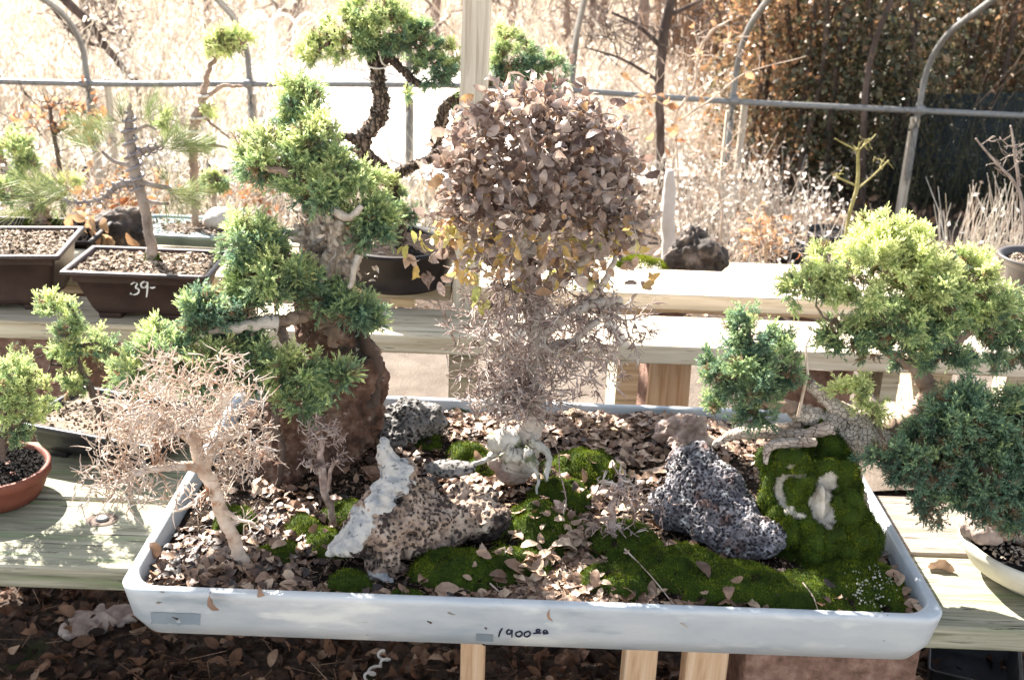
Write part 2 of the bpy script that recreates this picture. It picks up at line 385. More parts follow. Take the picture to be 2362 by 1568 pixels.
# ------------------------------------------------------------------ palette
M = {}
M['dirt'] = mat('dirt', [(.02, .013, .009), (.06, .04, .028), (.16, .11, .075)], 40, 10, .95, .012, 90, spots=[((.035, .05, .012), 5, .6, .08)])
M['gravel'] = mat('pale_gravel', [(.55, .5, .44), (.68, .64, .58), (.75, .71, .66)], 6, 10, .9, .01, 90)
M['meadow'] = mat('dry_meadow', [(.58, .5, .42), (.72, .66, .59), (.78, .73, .67)], 1.2, 8, .95)
M['sand'] = mat('sand', [(.09, .07, .055), (.13, .105, .085), (.17, .14, .115)], 9, 10, .95, .008, 120)  # darkened, the shade of the bench is put into the sand colour
M['soil'] = mat('potting_soil', [(.006, .005, .004), (.02, .015, .012), (.05, .038, .03)], 60, 8, .95, .006, 160, spec=.03)
M['wood_new'] = mat('pale_pine_board', [(.36, .29, .2), (.55, .47, .36), (.66, .59, .48)], 3, 8, .75, .0012, 9, stretch=(1.2, 20, 20), dist=.7, spots=[((.2, .16, .09), 2.2, .68, .05), ((.3, .24, .16), 7, .66, .02)])
M['wood_mid'] = mat('weathered_pine_board', [(.28, .22, .14), (.5, .43, .31), (.62, .56, .44)], 3, 8, .8, .0018, 9, stretch=(1.1, 24, 24), dist=.7, spots=[((.17, .2, .09), 1.6, .6, .12), ((.06, .055, .04), 3.5, .68, .03), ((.1, .08, .055), 7, .66, .015)])
M['wood_old'] = mat('greenish_old_board', [(.1, .1, .065), (.27, .26, .19), (.42, .39, .31)], 3, 8, .85, .002, 10, stretch=(1.2, 22, 22), dist=.7, spots=[((.16, .21, .1), 1.3, .52, .12), ((.07, .06, .045), 3, .64, .05), ((.04, .035, .025), 7, .64, .015)])
M['wood_grey'] = mat('grey_brown_board', [(.1, .085, .065), (.24, .2, .16), (.34, .3, .25)], 3, 8, .85, .003, 9, stretch=(1.2, 26, 26), dist=.6, spots=[((.03, .025, .02), 6, .62, .015)])
M['wood_post'] = mat('pale_post', [(.34, .28, .21), (.52, .46, .37), (.62, .56, .47)], 3, 8, .8, .002, 9, stretch=(22, 22, .9), dist=.8, spots=[((.22, .17, .12), 1.5, .6, .08)])
M['wood_orange'] = mat('fresh_timber', [(.4, .22, .11), (.62, .42, .26), (.7, .52, .36)], 3, 8, .8, .001, 9, stretch=(18, 18, 1), dist=.7)
M['block'] = mat('reddish_concrete', [(.12, .07, .05), (.24, .14, .105), (.36, .24, .185)], 45, 10, .95, .006, 90)
M['pipe'] = mat('galvanised_pipe', [(.1, .1, .095), (.2, .2, .19), (.14, .14, .135)], 20, 5, .42, .0003, 80, spec=.6)
M['white_paint'] = mat('white_paint', [(.6, .6, .58), (.75, .75, .72), (.8, .8, .78)], 10, 5, .6)
M['tray'] = mat('pale_blue_glaze', [(.3, .345, .38), (.42, .45, .47), (.5, .52, .52)], 5, 8, .38, .0008, 30, stretch=(1, 1, 3), spec=.45, spots=[((.24, .29, .32), 6, .6, .1), ((.6, .62, .6), 9, .58, .12), ((.16, .14, .11), 30, .71, .03)])
M['brown_glaze'] = mat('brown_unglazed_clay', [(.022, .011, .01), (.038, .02, .017), (.052, .03, .025)], 14, 8, .5, .0004, 70, spec=.45)
M['dark_glaze'] = mat('black_brown_glaze', [(.007, .005, .005), (.014, .01, .009), (.022, .015, .013)], 14, 8, .6, .0005, 60, spec=.2)
M['black_plastic'] = mat('black_plastic', [(.01, .011, .013), (.018, .019, .022), (.03, .031, .036)], 20, 6, .45, .0004, 60)
M['green_glaze'] = mat('grey_green_glaze', [(.1, .15, .15), (.18, .24, .23), (.3, .36, .34)], 12, 6, .3, .0004, 40, spec=.5)
M['terracotta'] = mat('terracotta', [(.11, .03, .018), (.16, .048, .03), (.2, .07, .045)], 12, 8, .7, .0006, 60)
M['cream_glaze'] = mat('cream_glaze', [(.5, .46, .36), (.62, .58, .47), (.68, .65, .55)], 10, 8, .45, .0005, 40)
M['grey_plastic'] = mat('grey_plastic', [(.05, .045, .045), (.08, .072, .07), (.11, .1, .1)], 12, 6, .5, .0004, 60)
M['pebble'] = mat('pot_grit', [(.05, .032, .022), (.26, .19, .13), (.6, .5, .4)], 3, 4, .9, attr=True)
M['grit_dark'] = mat('black_grit', [(.006, .0055, .0055), (.014, .012, .012), (.03, .027, .024)], 3, 4, .9, attr=True, spec=.05)
M['moss'] = mat('moss', [(.008, .015, .002), (.035, .06, .004), (.11, .15, .008), (.26, .29, .02)], 30, 6, .95, attr=True, trans=.2)
M['moss_base'] = mat('moss_base', [(.012, .022, .002), (.03, .05, .004), (.05, .075, .006)], 40, 6, .95, .004, 200)
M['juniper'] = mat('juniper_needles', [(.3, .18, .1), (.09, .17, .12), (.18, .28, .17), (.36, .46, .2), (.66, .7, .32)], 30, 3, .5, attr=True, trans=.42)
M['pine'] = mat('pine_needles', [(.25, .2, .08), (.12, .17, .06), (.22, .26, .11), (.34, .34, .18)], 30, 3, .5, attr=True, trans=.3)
M['elm_leaf'] = mat('elm_leaves', [(.09, .05, .037), (.2, .135, .108), (.42, .34, .29), (.42, .24, .12), (.62, .44, .14), (.4, .42, .12)], 60, 5, .32, .001, 200, attr=True, trans=.35, spec=.8)
M['dry_leaf'] = mat('dry_leaves', [(.03, .018, .014), (.12, .066, .04), (.27, .165, .105), (.44, .32, .22)], 50, 5, .5, .001, 200, attr=True, trans=.15, spec=.5)
M['orange_leaf'] = mat('papery_orange_leaves', [(.36, .2, .1), (.5, .34, .2), (.42, .14, .05)], 50, 5, .7, .001, 100, attr=True, trans=.4)
M['ground_leaf'] = mat('ground_leaf_litter', [(.03, .017, .011), (.09, .046, .027), (.2, .1, .055), (.4, .27, .18)], 50, 5, .7, attr=True, trans=.1)
M['elm_bark'] = mat('pale_elm_bark', [(.26, .22, .18), (.42, .37, .32), (.54, .49, .44)], 40, 8, .85, .0012, 200, spots=[((.16, .12, .09), 110, .62, .05)])
M['twig'] = mat('pinkish_grey_twigs', [(.07, .04, .033), (.3, .225, .195), (.58, .52, .47)], 34, 5, .8, .0005, 200)
M['twig_tan'] = mat('tan_twigs', [(.34, .23, .16), (.5, .39, .3), (.62, .53, .44)], 25, 5, .8, .0005, 200)
M['twig_white'] = mat('bleached_twigs', [(.3, .2, .145), (.5, .4, .32), (.64, .57, .5)], 25, 5, .8, .0005, 200, spots=[((.36, .2, .12), 28, .56, .1)])
M['juniper_bark'] = mat('shaggy_juniper_bark', [(.12, .08, .06), (.28, .2, .15), (.42, .33, .27)], 22, 8, .9, .003, 60, stretch=(1, 1, .35))
M['fissured_bark'] = mat('fissured_bark', [(.1, .065, .045), (.2, .145, .11), (.34, .26, .2)], 30, 8, .9, .004, 90, stretch=(1, 1, .32), cracks=(85, .22, (.03, .02, .014)))
M['dead_wood'] = mat('silver_deadwood', [(.24, .2, .16), (.44, .39, .33), (.58, .53, .47)], 25, 8, .85, .002, 90)
M['burl'] = mat('shredded_pale_bark', [(.1, .07, .05), (.34, .28, .22), (.58, .52, .45)], 60, 8, .9, .003, 120, stretch=(1, 1, .4))
M['dead_root'] = mat('pale_root_bark', [(.24, .18, .14), (.42, .35, .29), (.55, .48, .41)], 26, 8, .9, .002, 120, stretch=(.5, 1, 1), cracks=(120, .05, (.12, .085, .065)))
M['plate_bark'] = mat('cracked_plate_bark', [(.34, .29, .23), (.48, .42, .35), (.56, .5, .43)], 20, 6, .9, .001, 120, cracks=(120, .07, (.16, .12, .09)))
M['dark_bark'] = mat('dark_bark', [(.03, .022, .018), (.085, .06, .048), (.16, .12, .1)], 14, 8, .9, .003, 50, stretch=(1, 1, .3))
M['pine_bark'] = mat('grey_pine_bark', [(.13, .1, .085), (.28, .23, .2), (.38, .32, .28)], 40, 8, .9, .0015, 140, stretch=(1, 1, .4))
M['wire'] = mat('aluminium_training_wire', [(.13, .11, .12), (.2, .17, .18), (.26, .23, .23)], 30, 3, .4, spec=.6)
M['white_wire'] = mat('pale_wire', [(.5, .45, .4), (.62, .57, .52), (.7, .66, .6)], 30, 3, .5)
M['rock_brown'] = mat('rust_brown_stone', [(.03, .018, .013), (.11, .06, .042), (.24, .16, .12)], 30, 10, .95, .005, 110, spots=[((.32, .25, .21), 34, .62, .06), ((.03, .026, .024), 8, .56, .06), ((.2, .2, .18), 90, .66, .04)])
M['rock_tan'] = mat('pocked_tan_stone', [(.12, .085, .065), (.34, .25, .19), (.5, .41, .33)], 30, 10, .95, .004, 140, pores=(120, .4, (.05, .035, .03)), spots=[((.06, .045, .04), 16, .55, .07)])
M['rock_white'] = mat('chalky_blue_white_stone', [(.2, .22, .24), (.4, .39, .37), (.54, .51, .46)], 34, 10, .95, .003, 140, spots=[((.16, .16, .16), 85, .6, .06), ((.5, .46, .4), 14, .6, .1)])
M['lava'] = mat('purple_grey_lava', [(.04, .034, .036), (.17, .16, .175), (.42, .41, .42)], 40, 8, .85, .002, 160, pores=(170, .45, (.02, .015, .018)), spots=[((.12, .075, .065), 22, .56, .1), ((.52, .51, .49), 34, .6, .08)])
M['pumice'] = mat('grey_pumice', [(.06, .058, .056), (.2, .19, .18), (.4, .38, .36)], 24, 8, .9, .003, 120, pores=(120, .4, (.03, .028, .026)))
M['rock_rubble'] = mat('pinkish_rubble', [(.18, .13, .11), (.36, .28, .24), (.5, .42, .36)], 24, 10, .95, .003, 100)
M['rock_patch'] = mat('bare_pale_stone', [(.34, .29, .22), (.56, .51, .43), (.68, .64, .56)], 30, 10, .95, .004, 110)
M['rock_pale'] = mat('pale_boulder', [(.36, .32, .28), (.5, .46, .42), (.58, .54, .5)], 18, 8, .9, .002, 100)
M['rock_black'] = mat('black_volcanic_stone', [(.015, .012, .01), (.06, .048, .042), (.28, .22, .18)], 18, 10, .8, .004, 80)
M['white_crust'] = mat('white_crusted_root', [(.28, .25, .2), (.45, .43, .38), (.56, .54, .5)], 22, 8, .85, .003, 100, spots=[((.12, .13, .07), 26, .56, .08)])
M['brush'] = mat('sunlit_brush', [(.42, .32, .25), (.68, .6, .52), (.82, .79, .73), (.72, .64, .5)], 3, 3, .8, attr=True, trans=.4)
M['bg_bark'] = mat('pale_trunk', [(.1, .07, .055), (.18, .13, .105), (.26, .2, .16)], 5, 5, .9)
M['ivy'] = mat('dark_ivy', [(.02, .025, .012), (.06, .065, .03), (.16, .135, .075), (.4, .22, .11)], 3, 3, .45, attr=True, trans=.35, spec=.6)
M['thicket'] = mat('brown_thicket', [(.1, .06, .035), (.28, .18, .12), (.46, .33, .24)], 3, 3, .8, attr=True, trans=.15)
M['cloth'] = mat('dark_cloth_and_shadow', [(.012, .016, .018), (.02, .028, .032), (.035, .045, .05)], 8, 4, .9)  # near-black tone also holds the shadow between the plants
M['ink_white'] = mat('white_marker', [(.75, .75, .73), (.8, .8, .78)], 5, 2, .7)
M['ink'] = mat('navy_marker', [(.01, .012, .03), (.015, .017, .04)], 5, 2, .5)
M['tape'] = mat('grey_tape_mark', [(.16, .2, .23), (.22, .26, .29)], 20, 4, .7)
M['white_trunk'] = mat('whitish_stake', [(.34, .29, .25), (.5, .45, .4), (.58, .54, .5)], 8, 6, .85)
M['green_stem'] = mat('olive_stem', [(.2, .17, .06), (.32, .28, .1), (.38, .34, .16)], 20, 4, .7)
M['pond'] = mat('bare_bark_soil', [(.1, .07, .05), (.24, .18, .13), (.42, .35, .28)], 60, 8, .8, .004, 120, stretch=(1, 4, 1))

# ------------------------------------------------------------------ ground
def sheet(name, x0, x1, y0, y1, z, material, nx=60, ny=60, amp=0, fr_=1., edge=0):
    mb = MB(); V = []
    for j in range(ny+1):
        for i in range(nx+1):
            x = x0+(x1-x0)*i/nx; y = y0+(y1-y0)*j/ny
            if edge and (i in (0, nx) or j in (0, ny)): x += edge*noise.noise(Vector((x*2, y*2, 3))); y += edge*noise.noise(Vector((x*2, y*2, 9)))
            V.append((x, y, z+amp*noise.fractal(Vector((x*fr_, y*fr_, z*50)), 1, 2, 4)))
    q = [(j*(nx+1)+i, j*(nx+1)+i+1, (j+1)*(nx+1)+i+1, (j+1)*(nx+1)+i) for j in range(ny) for i in range(nx)]
    mb.add(V, quads=q); return tag(mb.build(name, material), kind='structure')
sheet('ground', -80, 80, -20, 140, -.03, M['meadow'], 40, 40)
sheet('yard_dirt', -6, 7, -1, 7.2, 0, M['dirt'], 120, 90, .012, 1.5)
sheet('sand_path', -6, 6, 2.95, 4.3, .015, M['sand'], 120, 30, .006, 2, .1)
sheet('gravel_drive', -14, .9, 6.8, 11.3, .012, M['gravel'], 60, 30, .004, 1, .3)

# ------------------------------------------------------------------ benches
b1 = thing('display_bench', 'low timber bench of weathered grey green planks carrying the long pale blue tray', 'bench', (0, 1.85, 0))
for (x0, x1, y0, y1, mt, dz) in ((-2.2, -.02, 1.66, 1.89, 'wood_old', 0), (-.01, 1.9, 1.58, 1.80, 'wood_old', 0), (-2.2, -.02, 1.9, 2.13, 'wood_old', 0), (-.01, 1.9, 1.81, 2.03, 'wood_grey', 0)):
    board('plank', x0, x1, y0, y1, .51, .045, M[mt], b1)
for x in (-1.5, 0, 1.5): board('cross_beam', x-.045, x+.045, 1.72, 2.0, .464, .08, M['wood_grey'], b1)
post('leg', (-.05, 1.72), .022, .03, 0, .463, M['wood_orange'], b1)
post('leg', (-1.55, 1.8), .04, .04, 0, .383, M['wood_mid'], b1)
post('leg', (1.75, 1.8), .04, .04, 0, .383, M['wood_mid'], b1)
for (x, wd) in ((.245, .035), (.36, .045)): post('leg', (x, 1.66), wd*.8, .03, 0, .463, M['wood_orange'], b1)
b2 = thing('stepped_bench', 'stepped timber bench of pale planks with the tall square post behind the tray', 'bench', (0, 2.7, 0))
board('plank', -2.8, .0, 2.44, 2.63, .66, .045, M['wood_mid'], b2, bev=.003); board('plank', .004, 2.8, 2.43, 2.64, .66, .045, M['wood_new'], b2, bev=.003)
board('plank', -2.8, -.16, 2.70, 2.89, .70, .042, M['wood_mid'], b2, bev=.003); board('plank', -.155, 2.8, 2.69, 2.90, .70, .042, M['wood_new'], b2, bev=.003)
for x in (-2.1, -.35, .9, 2.4): board('cross_beam', x-.02, x+.02, 2.47, 2.88, .614, .09, M['wood_mid'], b2)
for x in (-2.1, 1.25, 2.4): post('leg', (x+.1, 2.8), .04, .04, 0, .655, M['wood_mid'], b2)
post('post', (-.118, 2.655), .032, .03, .66, 2.1, M['wood_post'], b2, tilt=.016)
post('leg', (-.118, 2.6), .035, .04, 0, .612, M['wood_mid'], b2)
b3 = thing('rear_bench', 'low rear timber bench standing behind the stepped bench on the left', 'bench', (-1, 3.3, 0))
for y in (3.02, 3.24, 3.46): board('plank', -2.9, -.28, y, y+.2, .56, .04, M['wood_mid'], b3)
for x in (-2.6, -.5): post('leg', (x, 3.3), .04, .2, 0, .518, M['wood_mid'], b3)
b4 = thing('plant_stand', 'low timber stand behind the stepped bench carrying the black stone', 'bench', (.8, 3.2, 0))
for y in (3.0, 3.2): board('plank', .25, 1.35, y, y+.19, .58, .04, M['wood_mid'], b4)
for x in (.35, 1.25): post('leg', (x, 3.2), .04, .15, 0, .538, M['wood_mid'], b4)

def block(loc, hx, hy, z0, z1, a, label, group='concrete blocks under the benches'):
    mb = MB(); rings = []; prof = [(hx, hy, z0, .006)]+[(hx, hy, z0+(z1-z0)*t, .006) for t in np.linspace(.01, .99, 14)]+[(hx-.004, hy-.004, z1, .006)]
    rs = pot_rings(prof, (loc[0], loc[1], 0), a, 4)
    rs = [np.array([p+np.array([1, 1, 0])*.002*noise.noise(Vector(p)*25) for p in r_]) for r_ in rs]
    loft(mb, rs, True, True); o = mb.build('concrete_block', M['block'], None, False, (loc[0], loc[1], z0)); return tag(o, label, 'concrete block', group)
block((-1.16, 2.62), .13, .16, 0, .613, .06, 'reddish concrete block under the stepped bench at the far left')
block((.76, 2.66), .085, .13, 0, .613, -.5, 'reddish concrete block under the stepped bench behind the cracked juniper trunk')
block((.57, 1.72), .15, .1, 0, .463, .03, 'reddish concrete block under the bench below the right end of the tray')
block((.40, 2.75), .05, .05, 0, .613, .2, 'narrow reddish block beside the split timbers under the stepped bench')
for i, (x, y, t, wd, lb) in enumerate(((1505, 900, .05, .022, 'pale split timber standing leftmost under the stepped bench'), (1545, 900, .0, .016, 'dark orange split timber between two pale ones under the stepped bench'), (1578, 905, -.05, .019, 'pale split timber leaning left beside the narrow reddish block'))):
    c = at(x, y, 2.58+.02*i); o = post('split_timber', (c[0], c[1]), wd, .02, 0, .6, M['wood_orange'], None, t*.4); tag(o, lb, 'timber', 'split timbers under the stepped bench')
# greenhouse frame
gh = thing('greenhouse_frame', 'bare galvanised pipe greenhouse frame with one long rail arching over the benches', 'greenhouse frame', (0, 6.3, 0))
hoop = [(6.3, -.05), (6.3, .3), (6.3, .64), (6.26, .82), (6.05, .99), (5.6, 1.16), (4.9, 1.42), (4.0, 1.72), (2.9, 2.0), (1.6, 2.05), (.4, 1.9), (-.6, 1.5), (-1.3, .9), (-1.5, .0)]
for x in (-3.3, -2.4, -1.5, -.62, .28, 1.17, 2.2, 3.1):
    dz = .12 if x > .5 else 0; mb = MB()
    tubes(mb, smooth_path([(x, y, z+dz*min(1, max(0, z-.5))) for y, z in hoop], 60), .0165, 12); mb.build('hoop', M['pipe'], gh)
mb = MB(); tubes(mb, smooth_path([(-4.2, 6.27, .585), (-2.4, 6.27, .60), (-1.5, 6.27, .63), (-.1, 6.27, .665), (1.1, 6.27, .632), (2.2, 6.27, .618), (3.9, 6.27, .6)], 40), .0165, 12); mb.build('rail', M['pipe'], gh)
for x, z in ((-2.4, .60), (-1.5, .63), (-.62, .65), (1.17, .635), (2.2, .62)):
    mb = MB(); tubes(mb, [(x-.022, 6.27, z), (x+.022, 6.27, z)], .024, 12); tubes(mb, [(x, 6.3, z-.03), (x, 6.3, z+.03)], .021, 12); mb.build('clamp', M['pipe'], gh)
for x in (-2.4, -1.5, -.62, 1.17, 2.2): post('post', (x, 6.335), .024, .016, -.02, .57, M['wood_post'], gh)
for x in (-2.31, 1.25): mb = MB(); tubes(mb, [(x, 6.36, -.05), (x, 6.36, .62)], .02, 12); mb.build('stake', M['wood_post'], gh)
ft = thing('hoop_tunnel', 'row of small white hoops of a low tunnel on the far pale ground', 'hoop tunnel', at(640, 180, 10.5))
for i in range(5):
    c = on(600+i*56, 176-i*3, 0); a = 1.05; h_ = .56; r_ = .21; mb = MB()
    p = [(-r_, 0), (-r_, h_-.2)]+[(-r_*math.cos(t), h_-.2+.2*math.sin(t)) for t in np.linspace(.3, 2.84, 7)]+[(r_, h_-.2), (r_, 0)]
    tubes(mb, smooth_path([c+np.array([u*math.cos(a), u*math.sin(a), v]) for u, v in p], 30), .012, 8); mb.build('hoop', M['white_paint'], ft)
# pale stake and fence remains on the drive behind the post
mb = MB(); c = on(893, 372, 0); tubes(mb, [c, c+[-.02, 0, .62]], .03, 4); tag(mb.build('white_stake', M['white_paint'], origin=c), 'plain white painted stake standing behind the curved juniper trunk', 'stake')

# ------------------------------------------------------------------ the tray
TX, TY, RZ = .046, 1.832, .61
trayo = thing('bonsai_tray', 'long shallow pale blue grey ceramic tray with rounded corners and a handwritten price', 'bonsai tray', (TX, TY, .515))
hx, hy = .634, .378
prof = [(hx-.05, hy-.05, .514, .03), (hx-.034, hy-.034, .5142, .036), (hx-.024, hy-.02, .52, .036), (hx-.009, hy-.007, .55, .036), (hx-.001, hy-.001, .598, .036), (hx, hy, .606, .036), (hx-.003, hy-.003, .61, .034),
        (hx-.013, hy-.013, .6105, .05), (hx-.017, hy-.017, .606, .05), (hx-.022, hy-.022, .58, .05), (hx-.03, hy-.03, .545, .045)]
mb = MB(); rs = pot_rings(prof, (TX, TY, 0), .0, 9)
loft(mb, rs); mb.build('body', M['tray'], trayo)
FY = TY-hy+.003
def strokes(name, lines, place, mt, parent, r=.0012):
    mb = MB()
    for l in lines:
        p = smooth_path([place(u, v) for u, v in l], 14); tubes(mb, p, r*(1+.35*np.sin(np.linspace(0, 3, 14))), 6)
    return mb.build(name, mt, parent)
def tface(x, y):                      # a point of the tray's front face
    r = ray(x, y); p = at(x, y, FY)
    for _ in range(3): p = at(x, y, TY-hy+np.interp(p[2], [.52, .55, .598], [.02, .007, .001])-.0012)
    return p
L19 = [[(1158, 1448), (1153, 1457), (1150, 1467)], [(1180, 1455), (1173, 1451), (1168, 1457), (1172, 1462), (1179, 1458), (1181, 1452), (1180, 1468)],
       [(1198, 1456), (1190, 1458), (1190, 1465), (1198, 1467), (1204, 1461), (1200, 1455), (1196, 1456)], [(1216, 1456), (1209, 1459), (1210, 1466), (1217, 1467), (1223, 1461), (1219, 1455), (1214, 1456)],
       [(1229, 1460), (1238, 1459), (1248, 1459)], [(1241, 1450), (1236, 1453), (1240, 1456), (1245, 1453), (1242, 1450)], [(1256, 1452), (1252, 1457), (1257, 1459), (1262, 1456), (1258, 1452)], [(1252, 1461), (1265, 1459)]]
strokes('price_writing', L19, tface, M['ink'], trayo, .0011)
def decal(name, x0, y0, x1, y1, mt, jag=0):
    mb = MB(); g = np.random.default_rng(3); n = 16
    top = [tface(x0+(x1-x0)*i/n, y0+(4 if x1-x0 > 90 else 2)*i/n) for i in range(n+1)]; bot = [tface(x0+(x1-x0)*i/n, y1+g.normal(0, jag)+(4 if x1-x0 > 90 else 2)*i/n) for i in range(n+1)]
    V = top+bot; mb.add(V, quads=[(i, n+1+i, n+2+i, i+1) for i in range(n)]); return mb.build(name, mt, trayo)
decal('tape_mark', 348, 1411, 462, 1437, M['tape'], 1); decal('tape_mark', 1098, 1461, 1137, 1477, M['tape'])
for x, y, r_ in ((404, 1425, 5), (711, 1477, 4), (990, 1434, 4), (1120, 1448, 2), (1115, 1486, 3)):
    mb = MB(); p = tface(x, y); a = rng.uniform(0, 3); tubes(mb, [p-np.array([.0012*r_*.7, 0, -.0004*r_]), p+np.array([.0012*r_*.7, 0, -.0004*r_])], [.0008, .0016], 6); mb.build('speck', M['dark_bark'], trayo)

# soil surface of the tray: a height field with mossy mounds
MOUNDS = []   # x,y,rx,ry,h,moss
def mound(x, y, rp, h, moss=1, asp=1., ang=0.):
    p = on(x, y, .6+h*.35); MOUNDS.append((p[0], p[1], rp*sc(p), h, moss, asp, ang))
mound(1250, 1200, 110, .045); mound(1180, 1290, 100, .028, asp=.8); mound(1060, 1290, 120, .03, asp=.7); mound(1345, 1060, 95, .04, asp=.8); mound(1290, 1130, 80, .04)
mound(808, 1330, 55, .022); mound(930, 1370, 60, .012); mound(548, 1358, 42, .012, asp=.7); mound(325, 1355, 28, .008); mound(540, 1180, 50, .018)
mound(1075, 1035, 48, .03, asp=.8); mound(1110, 1060, 38, .025); mound(700, 1200, 48, .012); mound(760, 1240, 60, .014); mound(800, 1165, 55, .018, asp=.8); mound(645, 1255, 45, .01)
mound(1440, 1230, 90, .035); mound(1420, 1320, 90, .03, asp=.8); mound(1560, 1290, 130, .032, asp=.7); mound(1690, 1330, 150, .032, asp=.6); mound(1850, 1350, 150, .026, asp=.6); mound(1960, 1320, 100, .02)
mound(2040, 1330, 70, .02); mound(2090, 1390, 55, .014); mound(1980, 1380, 60, .016); mound(1060, 925, 40, .02); mound(980, 1010, 50, .012)
mound(850, 1000, 200, .02, 0); mound(1700, 1080, 200, .02, 0); mound(1550, 980, 140, .02, 0, .6); mound(1350, 960, 140, .012, 0, .6)
def soilz(x, y, mossw=False):
    w1 = noise.noise(Vector((x*14, y*14, 1)))*.016; w2 = noise.noise(Vector((x*14, y*14, 7)))*.016
    h = .585+.004*noise.noise(Vector((x*9, y*9, 0)))+.0025*noise.noise(Vector((x*40, y*40, 0))); mo = -1.; add_ = 0
    for (mx, my, r_, hh, ms, asp, an) in MOUNDS:
        dx = (x+w1-mx)/r_; dy = (y+w2-my)/(r_*asp*1.1); d2 = dx*dx+dy*dy
        if d2 < 1.6:
            f = max(0, 1-d2); add_ = max(add_, hh*f**.8)+.12*min(add_, hh*f**.8)
            if ms: mo = max(mo, .93-d2)
    z = h+add_
    return (z, mo+(.38*noise.noise(Vector((x*34, y*34, 4)))+.2*noise.noise(Vector((x*90, y*90, 4))) if mo > -1 else 0)) if mossw else z
ix, iy = hx-.024, hy-.024; NX, NY = 230, 140; G = np.zeros((NY+1, NX+1, 3)); MO = np.zeros((NY+1, NX+1))
for j in range(NY+1):
    for i in range(NX+1):
        u = -1+2*i/NX; v = -1+2*j/NY; x = TX+u*ix; y = TY+v*iy
        ex = max(0, abs(u*ix)-(ix-.045)); ey = max(0, abs(v*iy)-(iy-.045))
        l = math.hypot(ex, ey)
        if l > .045: x -= math.copysign(ex*(1-.045/l), u); y -= math.copysign(ey*(1-.045/l), v)
        z, mo = soilz(x, y, True); ed = min(1, min(ix-abs(u*ix), iy-abs(v*iy))/.03)
        G[j, i] = (x, y, .575+(z-.575)*(.4+.6*ed)); MO[j, i] = mo
GQ = np.array([(j*(NX+1)+i, j*(NX+1)+i+1, (j+1)*(NX+1)+i+1, (j+1)*(NX+1)+i) for j in range(NY) for i in range(NX)])
mb = MB(); mb.add(G, quads=GQ); mb.build('soil', M['soil'], trayo)
def ground_z(x, y):
    i = (x-(TX-ix))/(2*ix)*NX; j = (y-(TY-iy))/(2*iy)*NY; i = min(max(i, 0), NX-1e-3); j = min(max(j, 0), NY-1e-3)
    a, b = int(i), int(j); fx, fy = i-a, j-b
    return (G[b, a, 2]*(1-fx)+G[b, a+1, 2]*fx)*(1-fy)+(G[b+1, a, 2]*(1-fx)+G[b+1, a+1, 2]*fx)*fy
def moss_at(x, y):
    i = int(min(max((x-(TX-ix))/(2*ix)*NX, 0), NX)); j = int(min(max((y-(TY-iy))/(2*iy)*NY, 0), NY)); return MO[j, i]
def fuzz(mb, P_, N_, n, g, ln=.0035, hue=.52, spread=.42, wd=.0007):
    """short upright moss hairs at n random picks of surface points P_ with normals N_"""
    k = g.integers(0, len(P_), n); p = P_[k]+g.normal(0, .0016, (n, 3)); d = unit(N_[k]+g.normal(0, .45, (n, 3))); s_ = unit(np.cross(d, g.normal(0, 1, (n, 3))))*wd
    l = ln*g.uniform(.5, 1.3, (n, 1)); big = np.array([noise.noise(Vector(q)*24)+.8*noise.noise(Vector(q)*75) for q in p])
    v = np.stack([p-s_, p+s_, p+d*l], 1); h = np.clip(hue+spread*big+g.normal(0, .12, n), 0, 1)
    mb.add(v.reshape(-1, 3), tris=np.arange(3*n).reshape(-1, 3), hue=h)
g = np.random.default_rng(11); mb = MB(); msk = MO.ravel() > 0; GP = G.reshape(-1, 3).copy()
gx = np.gradient(G[:, :, 2], axis=1)/(2*ix/NX); gy = np.gradient(G[:, :, 2], axis=0)/(2*iy/NY); GN = unit(np.stack([-gx, -gy, np.ones_like(gx)], -1)).reshape(-1, 3)
lift = np.clip(MO.ravel()*4, -.5, 1)*.004; MP = GP+np.array([0, 0, 1])*lift[:, None]
for k in np.nonzero(msk)[0]: MP[k, 2] += .008*noise.noise(Vector(MP[k])*34)+.0035*noise.noise(Vector(MP[k])*90)
keep = np.array([msk[f].any() for f in GQ]); mb.add(MP, quads=GQ[keep], hue=.3)
fuzz(mb, MP[msk], GN[msk], 110000, g)
tag(mb.build('moss', M['moss']), kind='stuff')

# ------------------------------------------------------------------ rocks in the tray
def d_slab(p): return .012*fract(p, 14)+.006*fract(p, 60, 4)+crag(p, 22, .014)+pits(p, 60, .004, .42)
rb = sculpt('standing_stone', [BL(745, 680, 75, 60, 2.0), BL(765, 760, 88, 80, 2.0), BL(800, 850, 88, 90, 1.99), BL(815, 930, 68, 90, 1.98), BL(780, 1000, 80, 90, 1.96),
    BL(862, 880, 38, 70, 1.99), BL(868, 960, 30, 50, 1.99), BL(690, 960, 85, 120, 1.95), BL(640, 1080, 62, 70, 1.9), BL(665, 1120, 58, 55, 1.88), BL(760, 1040, 75, 55, 1.93)], .0032, d_slab, M['rock_brown'],
    'tall rust brown standing stone carrying the spreading juniper', 'rock')
def d_jag(p): return .009*fract(p, 22)+.003*fract(p, 90, 3)+pits(p, 75, .0035, .4)+pits(p, 24, .012, .3)
crest = [(890, 1040, 36), (912, 1080, 40), (918, 1110, 34), (885, 1130, 38), (868, 1160, 30), (835, 1200, 34), (812, 1240, 34), (775, 1268, 36), (785, 1225, 24), (865, 1345, 28), (905, 1352, 18)]
